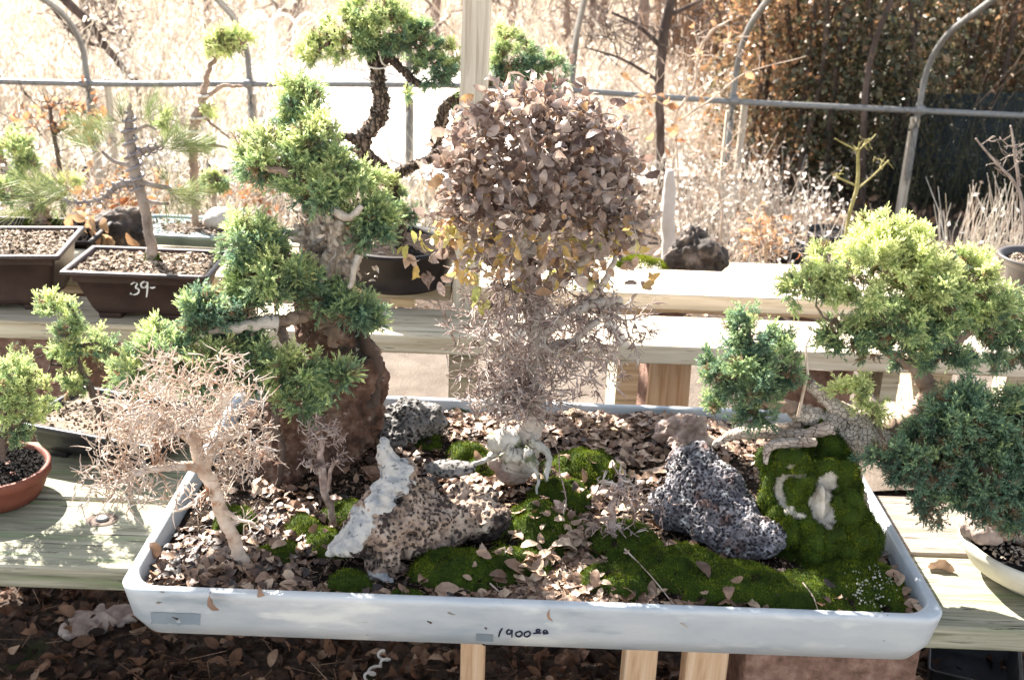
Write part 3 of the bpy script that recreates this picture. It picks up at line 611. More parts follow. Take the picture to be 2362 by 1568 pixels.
holes = [(925, 1140, 17, 26, .022), (945, 1165, 12, 16, .014), (933, 1288, 13, 24, .024), (1010, 1128, 14, 14, .014), (1085, 1133, 15, 13, .018), (1060, 1165, 8, 8, .01), (985, 1178, 9, 7, .01), (905, 1210, 20, 26, .008), (1130, 1085, 18, 10, .01), (1160, 1195, 8, 7, .01), (905, 1330, 22, 9, .012), (860, 1300, 14, 16, .012)]
def hole(c):
    d = np.asarray(c)-CAM; z = d@FW; x = CX+F*(d@RT)/z; y = CY-F*(d@UP)/z; x += 5*noise.noise(Vector(c)*90); y += 5*noise.noise(Vector(c)*90+Vector((5, 5, 5)))
    return max([a_*max(0, min(1, 1.5*(1-((x-a)/rx)**2-((y-b)/ry)**2))) for a, b, rx, ry, a_ in holes]) if c[1] < 1.67 else 0
def in_crest(c):
    d = np.asarray(c)-CAM; z = d@FW; x = CX+F*(d@RT)/z; y = CY-F*(d@UP)/z; k = 16*noise.noise(Vector(c)*45)+9*noise.noise(Vector(c)*120)
    return min(math.hypot(x-a, y-b_)-r_ for a, b_, r_ in crest)+k < 0
def d_jag(p):
    if in_crest(p): return .006*fract(p, 22)+crag(p, 17, .018)+.0022*fract(p, 110, 4)+.001
    b_ = .006*fract(p, 22)+crag(p, 17, .018)
    return b_+.0035*fract(p, 90, 4)+pits(p, 85, .005, .45)+pits(p, 30, .012, .33)-hole(p)
sculpt('jagged_stone', [BL(900, 1230, 60, 75, 1.60, .05), BL(930, 1170, 52, 55, 1.63, .04), BL(960, 1215, 60, 62, 1.62, .05), BL(1030, 1210, 65, 62, 1.66, .05), BL(1110, 1205, 62, 50, 1.68, .045), BL(1155, 1200, 36, 36, 1.69),
    BL(895, 1290, 50, 55, 1.58, .04), BL(1080, 1150, 60, 36, 1.72, .035), BL(975, 1130, 36, 36, 1.68), BL(1130, 1140, 30, 24, 1.72), BL(990, 1180, 50, 50, 1.66), BL(1000, 1260, 50, 40, 1.62, .04),
    BL(888, 1050, 24, 52, 1.655, .022, -.25), BL(922, 1100, 46, 46, 1.65, .03), BL(890, 1150, 56, 60, 1.625, .035, .4), BL(850, 1210, 56, 55, 1.60, .04), BL(810, 1250, 50, 34, 1.58, .03), BL(775, 1268, 30, 18, 1.56, .018), BL(850, 1250, 50, 40, 1.6), BL(935, 1190, 62, 75, 1.635, .04), BL(885, 1250, 62, 60, 1.605, .045), BL(920, 1130, 44, 60, 1.645, .032), BL(865, 1325, 32, 26, 1.555), BL(900, 1335, 26, 20, 1.55)], .0023, d_jag, M['rock_tan'], 'jagged two tone stone with a white peak and large dark holes in front centre', 'rock', mat2=M['rock_white'], sel=in_crest, smooth=36)
def d_lava(p): return .010*fract(p, 14)+crag(p, 18, .012)+pits(p, 120, .005, .5)+pits(p, 75, .006, .42)+.002*fract(p, 150, 2)
sculpt('lava_rock', [BL(1605, 1080, 70, 52, 1.80, .06), BL(1630, 1130, 98, 75, 1.77, .07), BL(1570, 1170, 78, 55, 1.74, .06), BL(1660, 1180, 90, 60, 1.72, .07), BL(1700, 1225, 90, 50, 1.68, .06), BL(1765, 1238, 56, 44, 1.66, .045), BL(1650, 1210, 80, 48, 1.69, .06)],
    .0017, d_lava, M['lava'], 'large dark purple grey lava rock full of bubbles on the moss mound', 'rock')
sculpt('pumice_rock', [BL(945, 965, 70, 50, 2.05, .05), BL(985, 970, 45, 45, 2.05), BL(895, 975, 50, 26, 2.03), BL(925, 1000, 60, 30, 2.02)], .0022, lambda p: .008*fract(p, 24)+crag(p, 25, .012)+pits(p, 110, .006, .5)+.003*fract(p, 90, 3), M['pumice'],
    'rounded grey pumice rock behind the jagged stone against the tray back rim', 'rock')
sculpt('rubble_rock', [BL(1545, 985, 42, 26, 2.04), BL(1520, 1005, 25, 20, 2.02)], .0025, lambda p: .008*fract(p, 30)+crag(p, 40, .01)+.003*fract(p, 110, 3), M['rock_rubble'], 'small flat purplish rubble rock at the back of the tray', 'rock', 'rubble rocks at the tray back')
sculpt('rubble_rock', [BL(1600, 985, 34, 36, 2.02), BL(1575, 1020, 45, 24, 2.0), BL(1620, 1010, 20, 30, 2.0)], .0022, lambda p: .012*fract(p, 30)+crag(p, 40, .012)+.004*fract(p, 110, 3), M['rock_rubble'], 'pale crumbly rubble rock touching the top of the lava rock', 'rock', 'rubble rocks at the tray back')
sculpt('grey_stone', [BL(1040, 1080, 70, 22, 1.82, .03)], .003, lambda p: .004*fract(p, 24), M['pumice'], 'flat grey stone holding a heap of dry leaves behind the jagged stone', 'rock')
sculpt('crusted_stone', [BL(1180, 1085, 45, 34, 1.86, .035), BL(1150, 1060, 30, 25, 1.86), BL(1215, 1070, 30, 30, 1.86)], .0025, lambda p: .007*fract(p, 35)+pits(p, 90, .003, .4), M['rock_rubble'], 'rough crusted stone gripped by the elm roots', 'rock')
# mossy stone of the leaning juniper, with its two bare patches
patch = [(1895, 1135, 22, 36), (1895, 1180, 27, 30), (1912, 1110, 16, 20), (1880, 1160, 18, 20), (1800, 1125, 13, 26), (1808, 1155, 12, 20), (1822, 1178, 14, 12), (1842, 1192, 16, 9), (1815, 1102, 14, 10), (1840, 1096, 18, 7), (1910, 1205, 12, 18), (1830, 1075, 14, 6), (1880, 1050, 7, 5)]
def in_patch(p):
    d = np.asarray(p)-CAM; z = d@FW; x = CX+F*(d@RT)/z; y = CY-F*(d@UP)/z
    return max(1-((x-a)/c)**2-((y-b)/e)**2 for a, b, c, e in patch)
ms = thing('mossy_stone', 'upright mossy stone with two bare pale patches under the leaning juniper', 'rock', on(1870, 1330, .6))
def d_ms(p):
    q = in_patch(p); return .016*fract(Vector((p.x*16, p.y*16, p.z*8)), 1)+crag(Vector((p.x, p.y, p.z*.5)), 20, .038)+.004*noise.noise(p*60)-(.006 if q > 0 else 0)
core = sculpt('stone', [BL(1900, 1000, 36, 40, 1.82, .035), BL(1835, 1070, 34, 26, 1.72, .03), BL(1880, 1030, 50, 52, 1.80, .045), BL(1800, 1080, 48, 44, 1.76, .045), BL(1860, 1110, 90, 70, 1.74, .07), BL(1850, 1190, 100, 75, 1.71, .075), BL(1930, 1150, 62, 75, 1.72, .06), BL(1850, 1265, 50, 75, 1.68, .05), BL(1915, 1285, 46, 80, 1.66, .045), BL(1970, 1265, 44, 80, 1.66, .05), BL(1800, 1200, 34, 60, 1.72, .04),
    BL(1960, 1190, 40, 60, 1.70, .05), BL(1880, 1300, 60, 60, 1.66, .05)], .003, d_ms, M['rock_patch'], parent=ms, smooth=9)
me = core.data; n = len(me.vertices); co = np.empty(n*3); no = np.empty(n*3); me.vertices.foreach_get('co', co); me.vertices.foreach_get('normal', no)
co = co.reshape(-1, 3)+np.array(ms['_w']); no = no.reshape(-1, 3); F4 = np.array([tuple(p.vertices) for p in me.polygons if len(p.vertices) == 4])
pm = np.array([in_patch(c)+.25*noise.noise(Vector(c)*60) for c in co]); grow = co+no*np.clip(.2-pm, -.3, 1)[:, None]*.007
mb = MB(); kk = pm < .05; keep = kk[F4].all(1); mb.add(grow, quads=F4[keep], hue=.3); fuzz(mb, grow[kk & (no[:, 1] < .5)], no[kk & (no[:, 1] < .5)], 80000, g)
o = mb.build('moss_cover', M['moss'], ms)

# ------------------------------------------------------------------ plants
def pathW(pts):                       # (x, y, Y, radius px) -> (n,4)
    out = []
    for x, y, Y, r_ in pts:
        c = at(x, y, Y); out.append((*c, r_*sc(c)))
    return np.array(out)
def dense(pl, step=.012, jit=.0015, seed=0):
    L_ = np.linalg.norm(np.diff(pl[:, :3], axis=0), axis=1).sum(); n = max(4, int(L_/step)); return smooth_path(pl, n, jit, seed)
def conifer(name, label, cat, base, trunk, pads, bark, tip=.0012, fmat='juniper', seed=0, rough=.35, tmpl=STUBS, size=.026, twigmat=None, extra=None, group=None):
    """pads: (x,y,rx,ry,Y,n branch tips,hue,top-left light put into hue[,depth px])"""
    g = np.random.default_rng(seed); t = thing(name, label, cat, base, group); T = []; D = []; H = []
    for pd in pads:
        x, y, rx, ry, Y, n, h, hs = pd[:8]; c = at(x, y, Y); s_ = sc(c); dp = (pd[8] if len(pd) > 8 else .85*rx)*s_
        n = int(n*1.3); nc_ = max(4, int(n/5.5)); pc_, dc_ = ell(c, (rx*s_*.97, dp*.95, ry*s_*.95), nc_, g, .45, .85); k_ = g.integers(0, len(pc_), n); o_ = unit(dc_[k_]*.9+g.normal(0, .75, (n, 3))+[0, 0, .15])
        p = pc_[k_]+o_*g.uniform(.003, .019, (n, 1)); d = unit(dc_[k_]); T.append(p); D.append(o_*.9+d*.35+[0, 0, .15])
        fr_ = np.linalg.norm((p-c)/np.array([rx*s_, dp, ry*s_]), axis=1); hh_ = h+hs*(.9*d[:, 2]-.5*d[:, 0]*.6)+g.normal(0, .05, len(p))+g.normal(0, .07, nc_+9)[k_]+.06*o_[:, 2]; H.append(np.where((fr_ < .6) & (g.uniform(0, 1, len(p)) < .5), g.uniform(.02, .16, len(p)), hh_))  # sunlight painted in: needle hue rises on top and left of each pad
    T = np.vstack(T); D = np.vstack(D); H = np.concatenate(H)
    trunk = [dense(pathW(p), seed=seed+i) for i, p in enumerate(trunk)]
    C = colonize(trunk, T, .014, .16, -.05, seed)
    a = MB(); nt = C[3]; branch_mesh(a, (C[0], C[1], C[2], nt, C[4]), tip, .42, rough=rough)
    a.build('trunk', M[bark], t)
    st_ = g.uniform(0, 1, len(T)) < .07; T = T+np.where(st_, 1., 0.)[:, None]*unit(D)*g.uniform(.006, .02, (len(T), 1))
    f = MB(); n = len(T); dead = g.uniform(0, 1, n) < .05
    for k in range(len(tmpl)):
        i = np.arange(k, n, len(tmpl)); hh = np.clip(H[i]+g.normal(0, .07, len(i)), .04, .98); hh[dead[i]] = g.uniform(0, .1, dead[i].sum())
        add_shoots(f, tmpl[k], T[i]-D[i]*size*.5, unit(D[i]+g.normal(0, .42, D[i].shape)), size*g.uniform(1., 1.7, len(i)), hh)
        add_shoots(f, tmpl[k], T[i]-D[i]*size*.4+g.normal(0, .007, D[i].shape), unit(D[i]+g.normal(0, .6, D[i].shape)), size*g.uniform(.5, 1., len(i)), np.clip(hh-.08, 0, 1))
    f.build('foliage', M[fmat], t, False)
    return t
Wj = 2.0
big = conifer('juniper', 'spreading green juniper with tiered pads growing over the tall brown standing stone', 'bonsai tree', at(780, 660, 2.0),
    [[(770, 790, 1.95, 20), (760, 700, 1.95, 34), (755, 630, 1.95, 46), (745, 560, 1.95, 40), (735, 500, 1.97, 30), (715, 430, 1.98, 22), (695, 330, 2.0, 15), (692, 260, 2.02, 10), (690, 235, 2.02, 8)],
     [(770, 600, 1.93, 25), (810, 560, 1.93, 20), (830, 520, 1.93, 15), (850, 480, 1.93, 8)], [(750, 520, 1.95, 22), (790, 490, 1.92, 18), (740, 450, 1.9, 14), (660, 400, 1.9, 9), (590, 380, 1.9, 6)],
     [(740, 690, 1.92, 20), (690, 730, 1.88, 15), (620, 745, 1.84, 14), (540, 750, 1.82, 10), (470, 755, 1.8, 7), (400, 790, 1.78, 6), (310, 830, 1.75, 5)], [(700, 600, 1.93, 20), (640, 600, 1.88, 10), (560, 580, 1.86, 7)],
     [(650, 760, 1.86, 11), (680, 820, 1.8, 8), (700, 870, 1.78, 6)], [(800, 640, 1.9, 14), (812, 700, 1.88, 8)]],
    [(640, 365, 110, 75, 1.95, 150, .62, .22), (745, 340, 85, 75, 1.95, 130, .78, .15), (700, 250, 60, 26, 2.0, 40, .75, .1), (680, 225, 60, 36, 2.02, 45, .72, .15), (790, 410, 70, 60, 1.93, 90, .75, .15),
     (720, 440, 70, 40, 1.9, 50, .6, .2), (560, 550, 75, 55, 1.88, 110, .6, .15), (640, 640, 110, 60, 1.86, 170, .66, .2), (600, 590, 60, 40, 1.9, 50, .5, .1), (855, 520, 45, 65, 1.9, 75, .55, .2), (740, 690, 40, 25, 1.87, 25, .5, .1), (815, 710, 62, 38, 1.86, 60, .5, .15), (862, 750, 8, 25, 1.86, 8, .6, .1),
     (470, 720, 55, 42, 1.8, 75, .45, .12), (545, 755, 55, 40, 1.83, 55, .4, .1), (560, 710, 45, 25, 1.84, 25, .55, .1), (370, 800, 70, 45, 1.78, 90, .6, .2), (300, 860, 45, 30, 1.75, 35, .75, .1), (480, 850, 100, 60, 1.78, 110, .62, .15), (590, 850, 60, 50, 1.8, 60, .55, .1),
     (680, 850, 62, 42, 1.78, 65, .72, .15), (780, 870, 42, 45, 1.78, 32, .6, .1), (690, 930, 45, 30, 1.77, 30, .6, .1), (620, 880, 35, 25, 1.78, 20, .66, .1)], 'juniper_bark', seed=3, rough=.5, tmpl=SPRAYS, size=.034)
# shredded dead bark and jins on it
sculpt('burl', [BL(770, 520, 48, 40, 1.93, .045), BL(755, 580, 48, 50, 1.93, .045), BL(790, 620, 38, 42, 1.93, .04), BL(830, 560, 32, 34, 1.93), BL(720, 610, 32, 42, 1.92), BL(700, 540, 30, 32, 1.93)], .0024,
    lambda p: .012*fract(p, 30)+crag(Vector((p.x, p.y, p.z*.6)), 45, .028)+.006*fract(p, 90, 3), M['burl'], parent=big)
gg = np.random.default_rng(5); c0 = at(765, 560, 1.92); n = 160; p = c0+gg.normal(0, 1, (n, 3))*[.04, .02, .045]; dd = unit(gg.normal(0, 1, (n, 3))*[.6, .5, 1]); v, q = leaf_tmpl(.3, .3, 4, .3, .3, 8)
mb = MB(); inst(mb, v, q, frames(dd), p, gg.uniform(.008, .028, n), gg.uniform(0, 1, n)); mb.build('bark_shreds', M['burl'], big)['kind'] = 'stuff'
def limb(name, pts, material, parent, k=12, rough=.3):
    m_ = MB(); pl = dense(pathW(pts)); mbtrunk(m_, pl[:, :3], pl[:, 3], rough, k, 3); return m_.build(name, M[material], parent)
limb('dead_branch', [(740, 460, 1.9, 9), (775, 490, 1.87, 11), (810, 500, 1.87, 9), (835, 475, 1.87, 7)], 'dead_wood', big)
limb('dead_branch', [(828, 590, 1.87, 9), (815, 625, 1.86, 8), (805, 665, 1.86, 5)], 'dead_wood', big)
limb('dead_branch', [(640, 745, 1.83, 17), (600, 745, 1.82, 15), (540, 755, 1.8, 12), (480, 765, 1.79, 7)], 'dead_wood', big, rough=.6)
limb('root', [(815, 720, 1.95, 12), (850, 800, 1.96, 14), (870, 880, 1.97, 14), (845, 960, 1.95, 14), (830, 1040, 1.93, 8)], 'dark_bark', big, rough=.7)
limb('root', [(620, 900, 1.87, 10), (640, 980, 1.85, 9), (650, 1060, 1.84, 7), (640, 1130, 1.83, 5)], 'dark_bark', big, rough=.7)

# juniper in the dark round pot behind
pc = at(920, 600, 2.72); pc[2] = .70
rp = thing('round_pot', 'wide dark brown round pot on the stepped bench behind the juniper and the elm', 'plant pot', pc, 'bonsai pots')
def roundpot(parent, c, prof, material, k=64, name='body'):
    mb = MB(); a = np.arange(k)*2*math.pi/k; loft(mb, [np.stack([c[0]+r_*np.cos(a), c[1]+r_*np.sin(a), np.full(k, c[2]+z)], 1) for r_, z in prof]); return mb.build(name, M[material], parent)
def disc(parent, c, r_, material, name='soil', amp=.004, sq=1):
    mb = MB(); V = [(c[0], c[1], c[2])]; k = 48
    for i in range(1, 9):
        for j in range(k):
            a = j*2*math.pi/k; x = c[0]+r_*i/8*math.cos(a); y = c[1]+r_*i/8*math.sin(a)*sq; V.append((x, y, c[2]+amp*noise.noise(Vector((x*40, y*40, 0)))))
    T_ = [(0, 1+j, 1+(j+1) % k) for j in range(k)]; Q = [(1+i*k+j, 1+(i+1)*k+j, 1+(i+1)*k+(j+1) % k, 1+i*k+(j+1) % k) for i in range(7) for j in range(k)]
    mb.add(V, quads=Q); mb.t.append(np.array(T_)); mb.ht.append(np.full(k, .5)); return mb.build(name, M[material], parent)
def grit(parent, c, hx_, hy_, n, a=0, material='pebble', size=.006, name='grit', rnd=False):
    g = np.random.default_rng(n); v = np.array([(1, 0, 0), (0, 1, 0), (-1, 0, 0), (0, -1, 0), (0, 0, .8), (0, 0, -.5), ]); t = np.array([(0, 1, 4), (1, 2, 4), (2, 3, 4), (3, 0, 4)])
    u = g.uniform(-1, 1, (n, 2))
    if rnd: u = u[(u**2).sum(1) < 1]
    n = len(u); ca, sa = math.cos(a), math.sin(a); px = u[:, 0]*hx_; py_ = u[:, 1]*hy_; p = np.stack([c[0]+px*ca-py_*sa, c[1]+px*sa+py_*ca, c[2]+g.uniform(0, .004, n)+.008*(1-np.maximum(abs(u[:, 0]), abs(u[:, 1])))], 1)
    mb = MB(); inst(mb, v*[1, .8, .8], None, frames(unit(g.normal(0, .6, (n, 3))+[0, 0, 1])), p, size*g.uniform(.4, 1.3, n), g.uniform(0, 1, n), tt=t); return mb.build(name, M[material], parent, False)
roundpot(rp, pc, [(.10, 0), (.12, .002), (.125, .012), (.118, .016), (.135, .05), (.142, .09), (.150, .095), (.150, .105), (.138, .106), (.13, .09)], 'dark_glaze')
disc(rp, pc+[0, 0, .092], .131, 'soil')
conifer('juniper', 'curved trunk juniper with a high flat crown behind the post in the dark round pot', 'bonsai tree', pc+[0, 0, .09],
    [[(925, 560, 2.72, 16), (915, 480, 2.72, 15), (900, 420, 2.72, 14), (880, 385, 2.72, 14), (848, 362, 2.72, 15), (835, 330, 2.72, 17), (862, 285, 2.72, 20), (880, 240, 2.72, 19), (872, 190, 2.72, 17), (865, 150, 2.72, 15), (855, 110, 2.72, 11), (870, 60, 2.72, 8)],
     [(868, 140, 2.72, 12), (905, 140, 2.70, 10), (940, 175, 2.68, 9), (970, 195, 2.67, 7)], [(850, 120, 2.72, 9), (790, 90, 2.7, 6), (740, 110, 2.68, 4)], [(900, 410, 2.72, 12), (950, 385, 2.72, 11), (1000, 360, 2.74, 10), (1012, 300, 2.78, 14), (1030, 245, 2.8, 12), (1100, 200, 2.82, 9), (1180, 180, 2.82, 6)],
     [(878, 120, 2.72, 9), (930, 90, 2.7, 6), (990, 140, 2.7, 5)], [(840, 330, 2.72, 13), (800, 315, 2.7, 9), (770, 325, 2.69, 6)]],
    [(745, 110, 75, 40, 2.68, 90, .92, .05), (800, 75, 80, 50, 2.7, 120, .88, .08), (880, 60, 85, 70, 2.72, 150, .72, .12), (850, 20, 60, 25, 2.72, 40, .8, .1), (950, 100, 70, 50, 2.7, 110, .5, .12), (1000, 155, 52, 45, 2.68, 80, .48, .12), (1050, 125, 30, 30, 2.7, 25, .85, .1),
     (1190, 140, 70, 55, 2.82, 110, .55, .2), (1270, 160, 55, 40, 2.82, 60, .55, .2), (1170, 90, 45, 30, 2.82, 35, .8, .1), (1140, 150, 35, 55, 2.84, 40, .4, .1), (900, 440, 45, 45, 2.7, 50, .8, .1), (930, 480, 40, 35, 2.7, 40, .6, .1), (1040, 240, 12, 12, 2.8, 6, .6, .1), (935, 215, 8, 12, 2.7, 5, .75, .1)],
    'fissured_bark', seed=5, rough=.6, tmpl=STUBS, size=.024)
def coil(name, pts, r_, wr_, turns, material, parent, ph=0):
    pl = smooth_path(pathW(pts), 160); T = unit(np.gradient(pl[:, :3], axis=0)); A = unit(np.cross(T, [0.01, 1, 0])); B = np.cross(T, A); a = np.linspace(0, turns*2*math.pi, 160)+ph
    rr = (pl[:, 3]+wr_)*r_; p = pl[:, :3]+(A*np.cos(a)[:, None]+B*np.sin(a)[:, None])*rr[:, None]; mb = MB(); tubes(mb, p, wr_, 6); return mb.build(name, M[material], parent)
wp = [o for o in COL.objects if o.name.startswith('juniper')][-1]
coil('training_wire', [(845, 190, 2.72, 16), (865, 160, 2.72, 19), (880, 130, 2.71, 16), (915, 145, 2.69, 13)], 1.1, .0022, 3, 'white_wire', wp)

# the elm in the middle: leafy dome above, bare twigs below
g = np.random.default_rng(21)
elm = thing('elm', 'pale elm bonsai with a dome of mauve brown leaves above a bare twiggy lower crown', 'bonsai tree', on(1215, 1085, .62))
EY = 1.86
et = [[(1190, 1075, EY, 44), (1205, 1030, EY, 40), (1225, 980, EY, 26), (1232, 920, EY, 22), (1228, 860, EY, 24), (1238, 800, EY, 26), (1230, 730, EY, 20), (1215, 650, EY, 20), (1208, 580, EY, 20), (1225, 510, EY, 14), (1235, 430, EY, 9), (1240, 330, EY, 6)],
      [(1235, 790, EY, 18), (1290, 740, EY-.02, 14), (1360, 705, EY-.02, 11), (1430, 690, EY, 8)], [(1240, 770, EY, 18), (1230, 700, EY+.02, 17), (1290, 640, EY+.02, 14), (1350, 600, EY+.02, 9), (1400, 560, EY, 6)],
      [(1225, 850, EY, 14), (1160, 800, EY-.02, 9), (1100, 770, EY-.02, 5)], [(1230, 900, EY, 12), (1170, 900, EY-.04, 8), (1110, 940, EY-.06, 5)], [(1212, 600, EY, 13), (1280, 510, EY, 9), (1330, 440, EY, 6)], [(1210, 620, EY, 11), (1150, 540, EY, 8), (1090, 480, EY, 5)],
      [(1350, 710, EY-.01, 10), (1400, 640, EY-.01, 8), (1420, 590, EY, 5)], [(1240, 800, EY, 13), (1310, 790, EY-.03, 10), (1380, 740, EY-.03, 7)]]
tw, _ = ell(at(1270, 770, EY), tuple(np.array([240, 150, 170])*sc(at(1270, 770, EY))), 900, g, .35)
tw2, _ = ell(at(1180, 900, EY-.03), tuple(np.array([130, 110, 85])*sc(at(1180, 900, EY))), 400, g, .3)
tw3, _ = ell(at(1180, 690, EY-.03), tuple(np.array([110, 110, 80])*sc(at(1180, 690, EY))), 130, g, .3)
s_ = sc(at(1235, 400, EY))
cr, crd = ell(at(1238, 395, EY), (222*s_, 185*s_, 205*s_), 860, g, .6, .55); kp = crd[:, 2] > -.5; cr = cr[kp]; crd = crd[kp]
cr2, crd2 = ell(at(1240, 530, EY), (262*s_, 200*s_, 125*s_), 400, g, .5)
for ex, ey, erx, ery, en in ((1110, 470, 110, 95, 120), (1375, 465, 110, 100, 120), (1030, 510, 55, 50, 40), (1455, 515, 60, 50, 40), (1180, 250, 80, 50, 40), (1330, 270, 70, 50, 40), (1080, 330, 60, 60, 40), (1420, 380, 55, 55, 30)):
    a1, a2 = ell(at(ex, ey, EY-.03), (erx*s_, erx*s_, ery*s_), en, g, .5); cr = np.vstack([cr, a1]); crd = np.vstack([crd, a2])
T = np.vstack([tw, tw2, tw3, cr, cr2])
tr = [dense(pathW(p), .014, .002, i) for i, p in enumerate(et)]
C = colonize(tr, T, .014, .13, 0, 4); mb = MB(); rad = branch_mesh(mb, C, .0011, .52, rough=.22); mb.build('trunk', M['elm_bark'], elm)
# spurs on all twigs
def spurs(C, rad, n, g, ln=.016, r_=.0007, sel=None, clus=1):
    pos, par = C[0], C[1]; idx = np.nonzero((rad < .004) & (np.arange(len(pos)) >= C[3]) & (par >= 0))[0]
    if sel is not None: idx = idx[sel(pos[idx])]
    k = g.choice(idx, n); p = pos[k]; d = unit(unit(pos[k]-pos[par[k]])*1.1+g.normal(0, .45, (n, 3))); l = ln*g.uniform(.4, 1.6, (n, 1))
    mid = p+d*l*.5+g.normal(0, .0009, (n, 3)); b_ = g.normal(0, .16, (n, 3)); end = p+d*l+b_*l; m2 = p+d*l*.75+b_*l*.25; return np.stack([p, mid, m2, end], 1)
lowz = at(1230, 600, EY)[2]
sp = np.vstack([spurs(C, rad, 4000, g, .018, sel=lambda p: p[:, 2] < lowz), spurs(C, rad, 1300, g, .018)]); mb = MB(); tubes(mb, sp, np.array([.0013, .0011, .0009, .0005]), 4); mb.build('spurs', M['twig'], elm)
P_ = np.vstack([cr+g.normal(0, .006, cr.shape), cr[:800]+g.normal(0, .016, (800, 3)), cr[:600]*1+g.normal(0, .012, (600, 3))-crd[:600]*.02, cr2, cr2[:300]+g.normal(0, .014, (300, 3))]); D_ = np.vstack([crd, crd[:800], crd[:600], crd2, crd2[:300]]); n = len(P_)
dd = unit(D_*.6+g.normal(0, .7, (n, 3))+[0, 0, -.25]); low = (P_[:, 2] < at(1230, 500, EY)[2]); hue = np.where(low & (g.uniform(0, 1, n) < .42), g.uniform(.55, 1, n), np.clip(g.normal(.3, .14, n), 0, .62))
lf = MB()
for k in range(4): i = np.arange(k, n, 4); inst(lf, *LEAVES[k], frames(dd[i]), P_[i], g.uniform(.011, .032, len(i)), hue[i])
lf.build('leaves', M['elm_leaf'], elm, True)
# stray leaves low left
mb = MB(); pts = [(940, 590, .5), (960, 610, .8), (983, 625, .2), (1012, 650, .25), (1060, 620, .7), (1083, 632, .75), (940, 565, .95), (1000, 590, .3), (1100, 660, 1), (1120, 690, .95), (1150, 600, .8), (1180, 560, .85), (975, 555, .9), (1450, 600, .5), (1470, 655, .3), (1510, 640, .7), (1095, 560, .8), (1050, 570, .85)]
pp = np.array([at(x+g.normal(0, 6)*j, y+g.normal(0, 8)*j, EY-.04) for x, y, h in pts for j in range(3)]); inst(mb, *LEAVES[0], frames(unit(g.normal(0, .5, (len(pp), 3))+[0, 0, -.8])), pp, g.uniform(.02, .03, len(pp)), np.repeat([h for _, _, h in pts], 3)); mb.build('low_leaves', M['elm_leaf'], elm)
for pts in ([(1160, 1035, 1.82, 18), (1185, 1052, 1.82, 20), (1215, 1045, 1.81, 15), (1235, 1075, 1.79, 10)], [(1225, 1020, 1.83, 14), (1258, 1040, 1.81, 8), (1266, 1075, 1.79, 7), (1260, 1110, 1.77, 4)],
            [(1165, 1040, 1.83, 10), (1130, 1055, 1.83, 6), (1085, 1075, 1.83, 5), (1055, 1090, 1.83, 3)], [(1205, 1060, 1.80, 6), (1235, 1085, 1.79, 5), (1240, 1115, 1.78, 4), (1238, 1140, 1.77, 2)], [(1130, 1020, 1.85, 22), (1170, 1020, 1.84, 30), (1200, 1010, 1.84, 22)]):
    limb('root', pts, 'white_crust', elm, rough=.6)
# long bare shoot hanging in front of the elm
mb = MB(); tubes(mb, dense(pathW([(1270, 1000, 1.78, 2), (1290, 1060, 1.76, 2), (1302, 1140, 1.72, 2), (1300, 1190, 1.7, 2)]))[:, :3], .0012, 6)
inst(mb, *LEAVES[2], frames(np.array([[.2, -.3, .8], [-.6, 0, .5]])), np.array([at(1298, 1170, 1.69)]*2), np.array([.026, .022]), np.array([.5, .5])); mb.build('hanging_shoot', M['twig'], elm)

# bare little trees
def bare(name, label, base, trunk, ells, material, seed, tip=.0009, spn=500, spl=.016, rough=.15, pw=.4, leafn=0, cat='bonsai tree', group=None, step=.012, wig=.2, shell=.3, par=None):
    g = np.random.default_rng(seed); t = thing(name, label, cat, base, group); T = []
    for x, y, rx, ry, Y, n in ells:
        c = at(x, y, Y); s_ = sc(c); T.append(ell(c, (rx*s_, rx*.8*s_, ry*s_), n, g, shell)[0])
    T = np.vstack(T) if T else []
    C = colonize([dense(pathW(p), step, .001, i) for i, p in enumerate(trunk)], T, step, wig, .05, seed); mb = MB(); rad = branch_mesh(mb, C, tip, pw, rough=rough)
    if spn:
        sp = spurs(C, rad, spn, g, spl); tubes(mb, sp, np.array([.00085, .0008, .0007, .0004])*(tip/.0009), 4)
    mb.build('trunk', M[material], t)
    if leafn:
        mb = MB(); k = g.integers(0, len(C[0]), leafn); inst(mb, *LEAVES[0], frames(g.normal(0, 1, (leafn, 3))), C[0][k], g.uniform(.012, .03, leafn)*(tip/.0009), g.uniform(0, 1, leafn)); mb.build('leaves', M['orange_leaf'], t)
    return t
bare('bare_tree', 'bare pale tree with a wide twiggy crown leaning over the tray front left corner', on(572, 1310, .6),
    [[(575, 1325, 1.58, 18), (560, 1290, 1.57, 15), (535, 1235, 1.565, 15), (510, 1180, 1.55, 15), (490, 1125, 1.53, 16), (460, 1060, 1.51, 15), (445, 1000, 1.5, 10), (425, 940, 1.5, 6)],
     [(470, 1080, 1.52, 13), (410, 1075, 1.47, 10), (340, 1085, 1.43, 8), (270, 1110, 1.4, 4)], [(470, 1085, 1.52, 12), (500, 1030, 1.5, 9), (560, 990, 1.5, 6), (600, 970, 1.5, 4)], [(445, 1020, 1.5, 10), (380, 970, 1.47, 7), (310, 930, 1.45, 4)], [(500, 1170, 1.55, 8), (550, 1195, 1.53, 4), (590, 1210, 1.52, 3)], [(480, 1130, 1.53, 7), (430, 1170, 1.5, 4), (400, 1180, 1.5, 2)]],
    [(430, 915, 200, 98, 1.5, 520), (290, 1105, 120, 80, 1.42, 180), (540, 1020, 112, 88, 1.5, 210), (315, 1000, 125, 82, 1.44, 200), (440, 1150, 90, 35, 1.5, 34), (560, 1200, 45, 15, 1.53, 12)], 'twig_white', 31, .0010, 1700, .02, wig=.12)
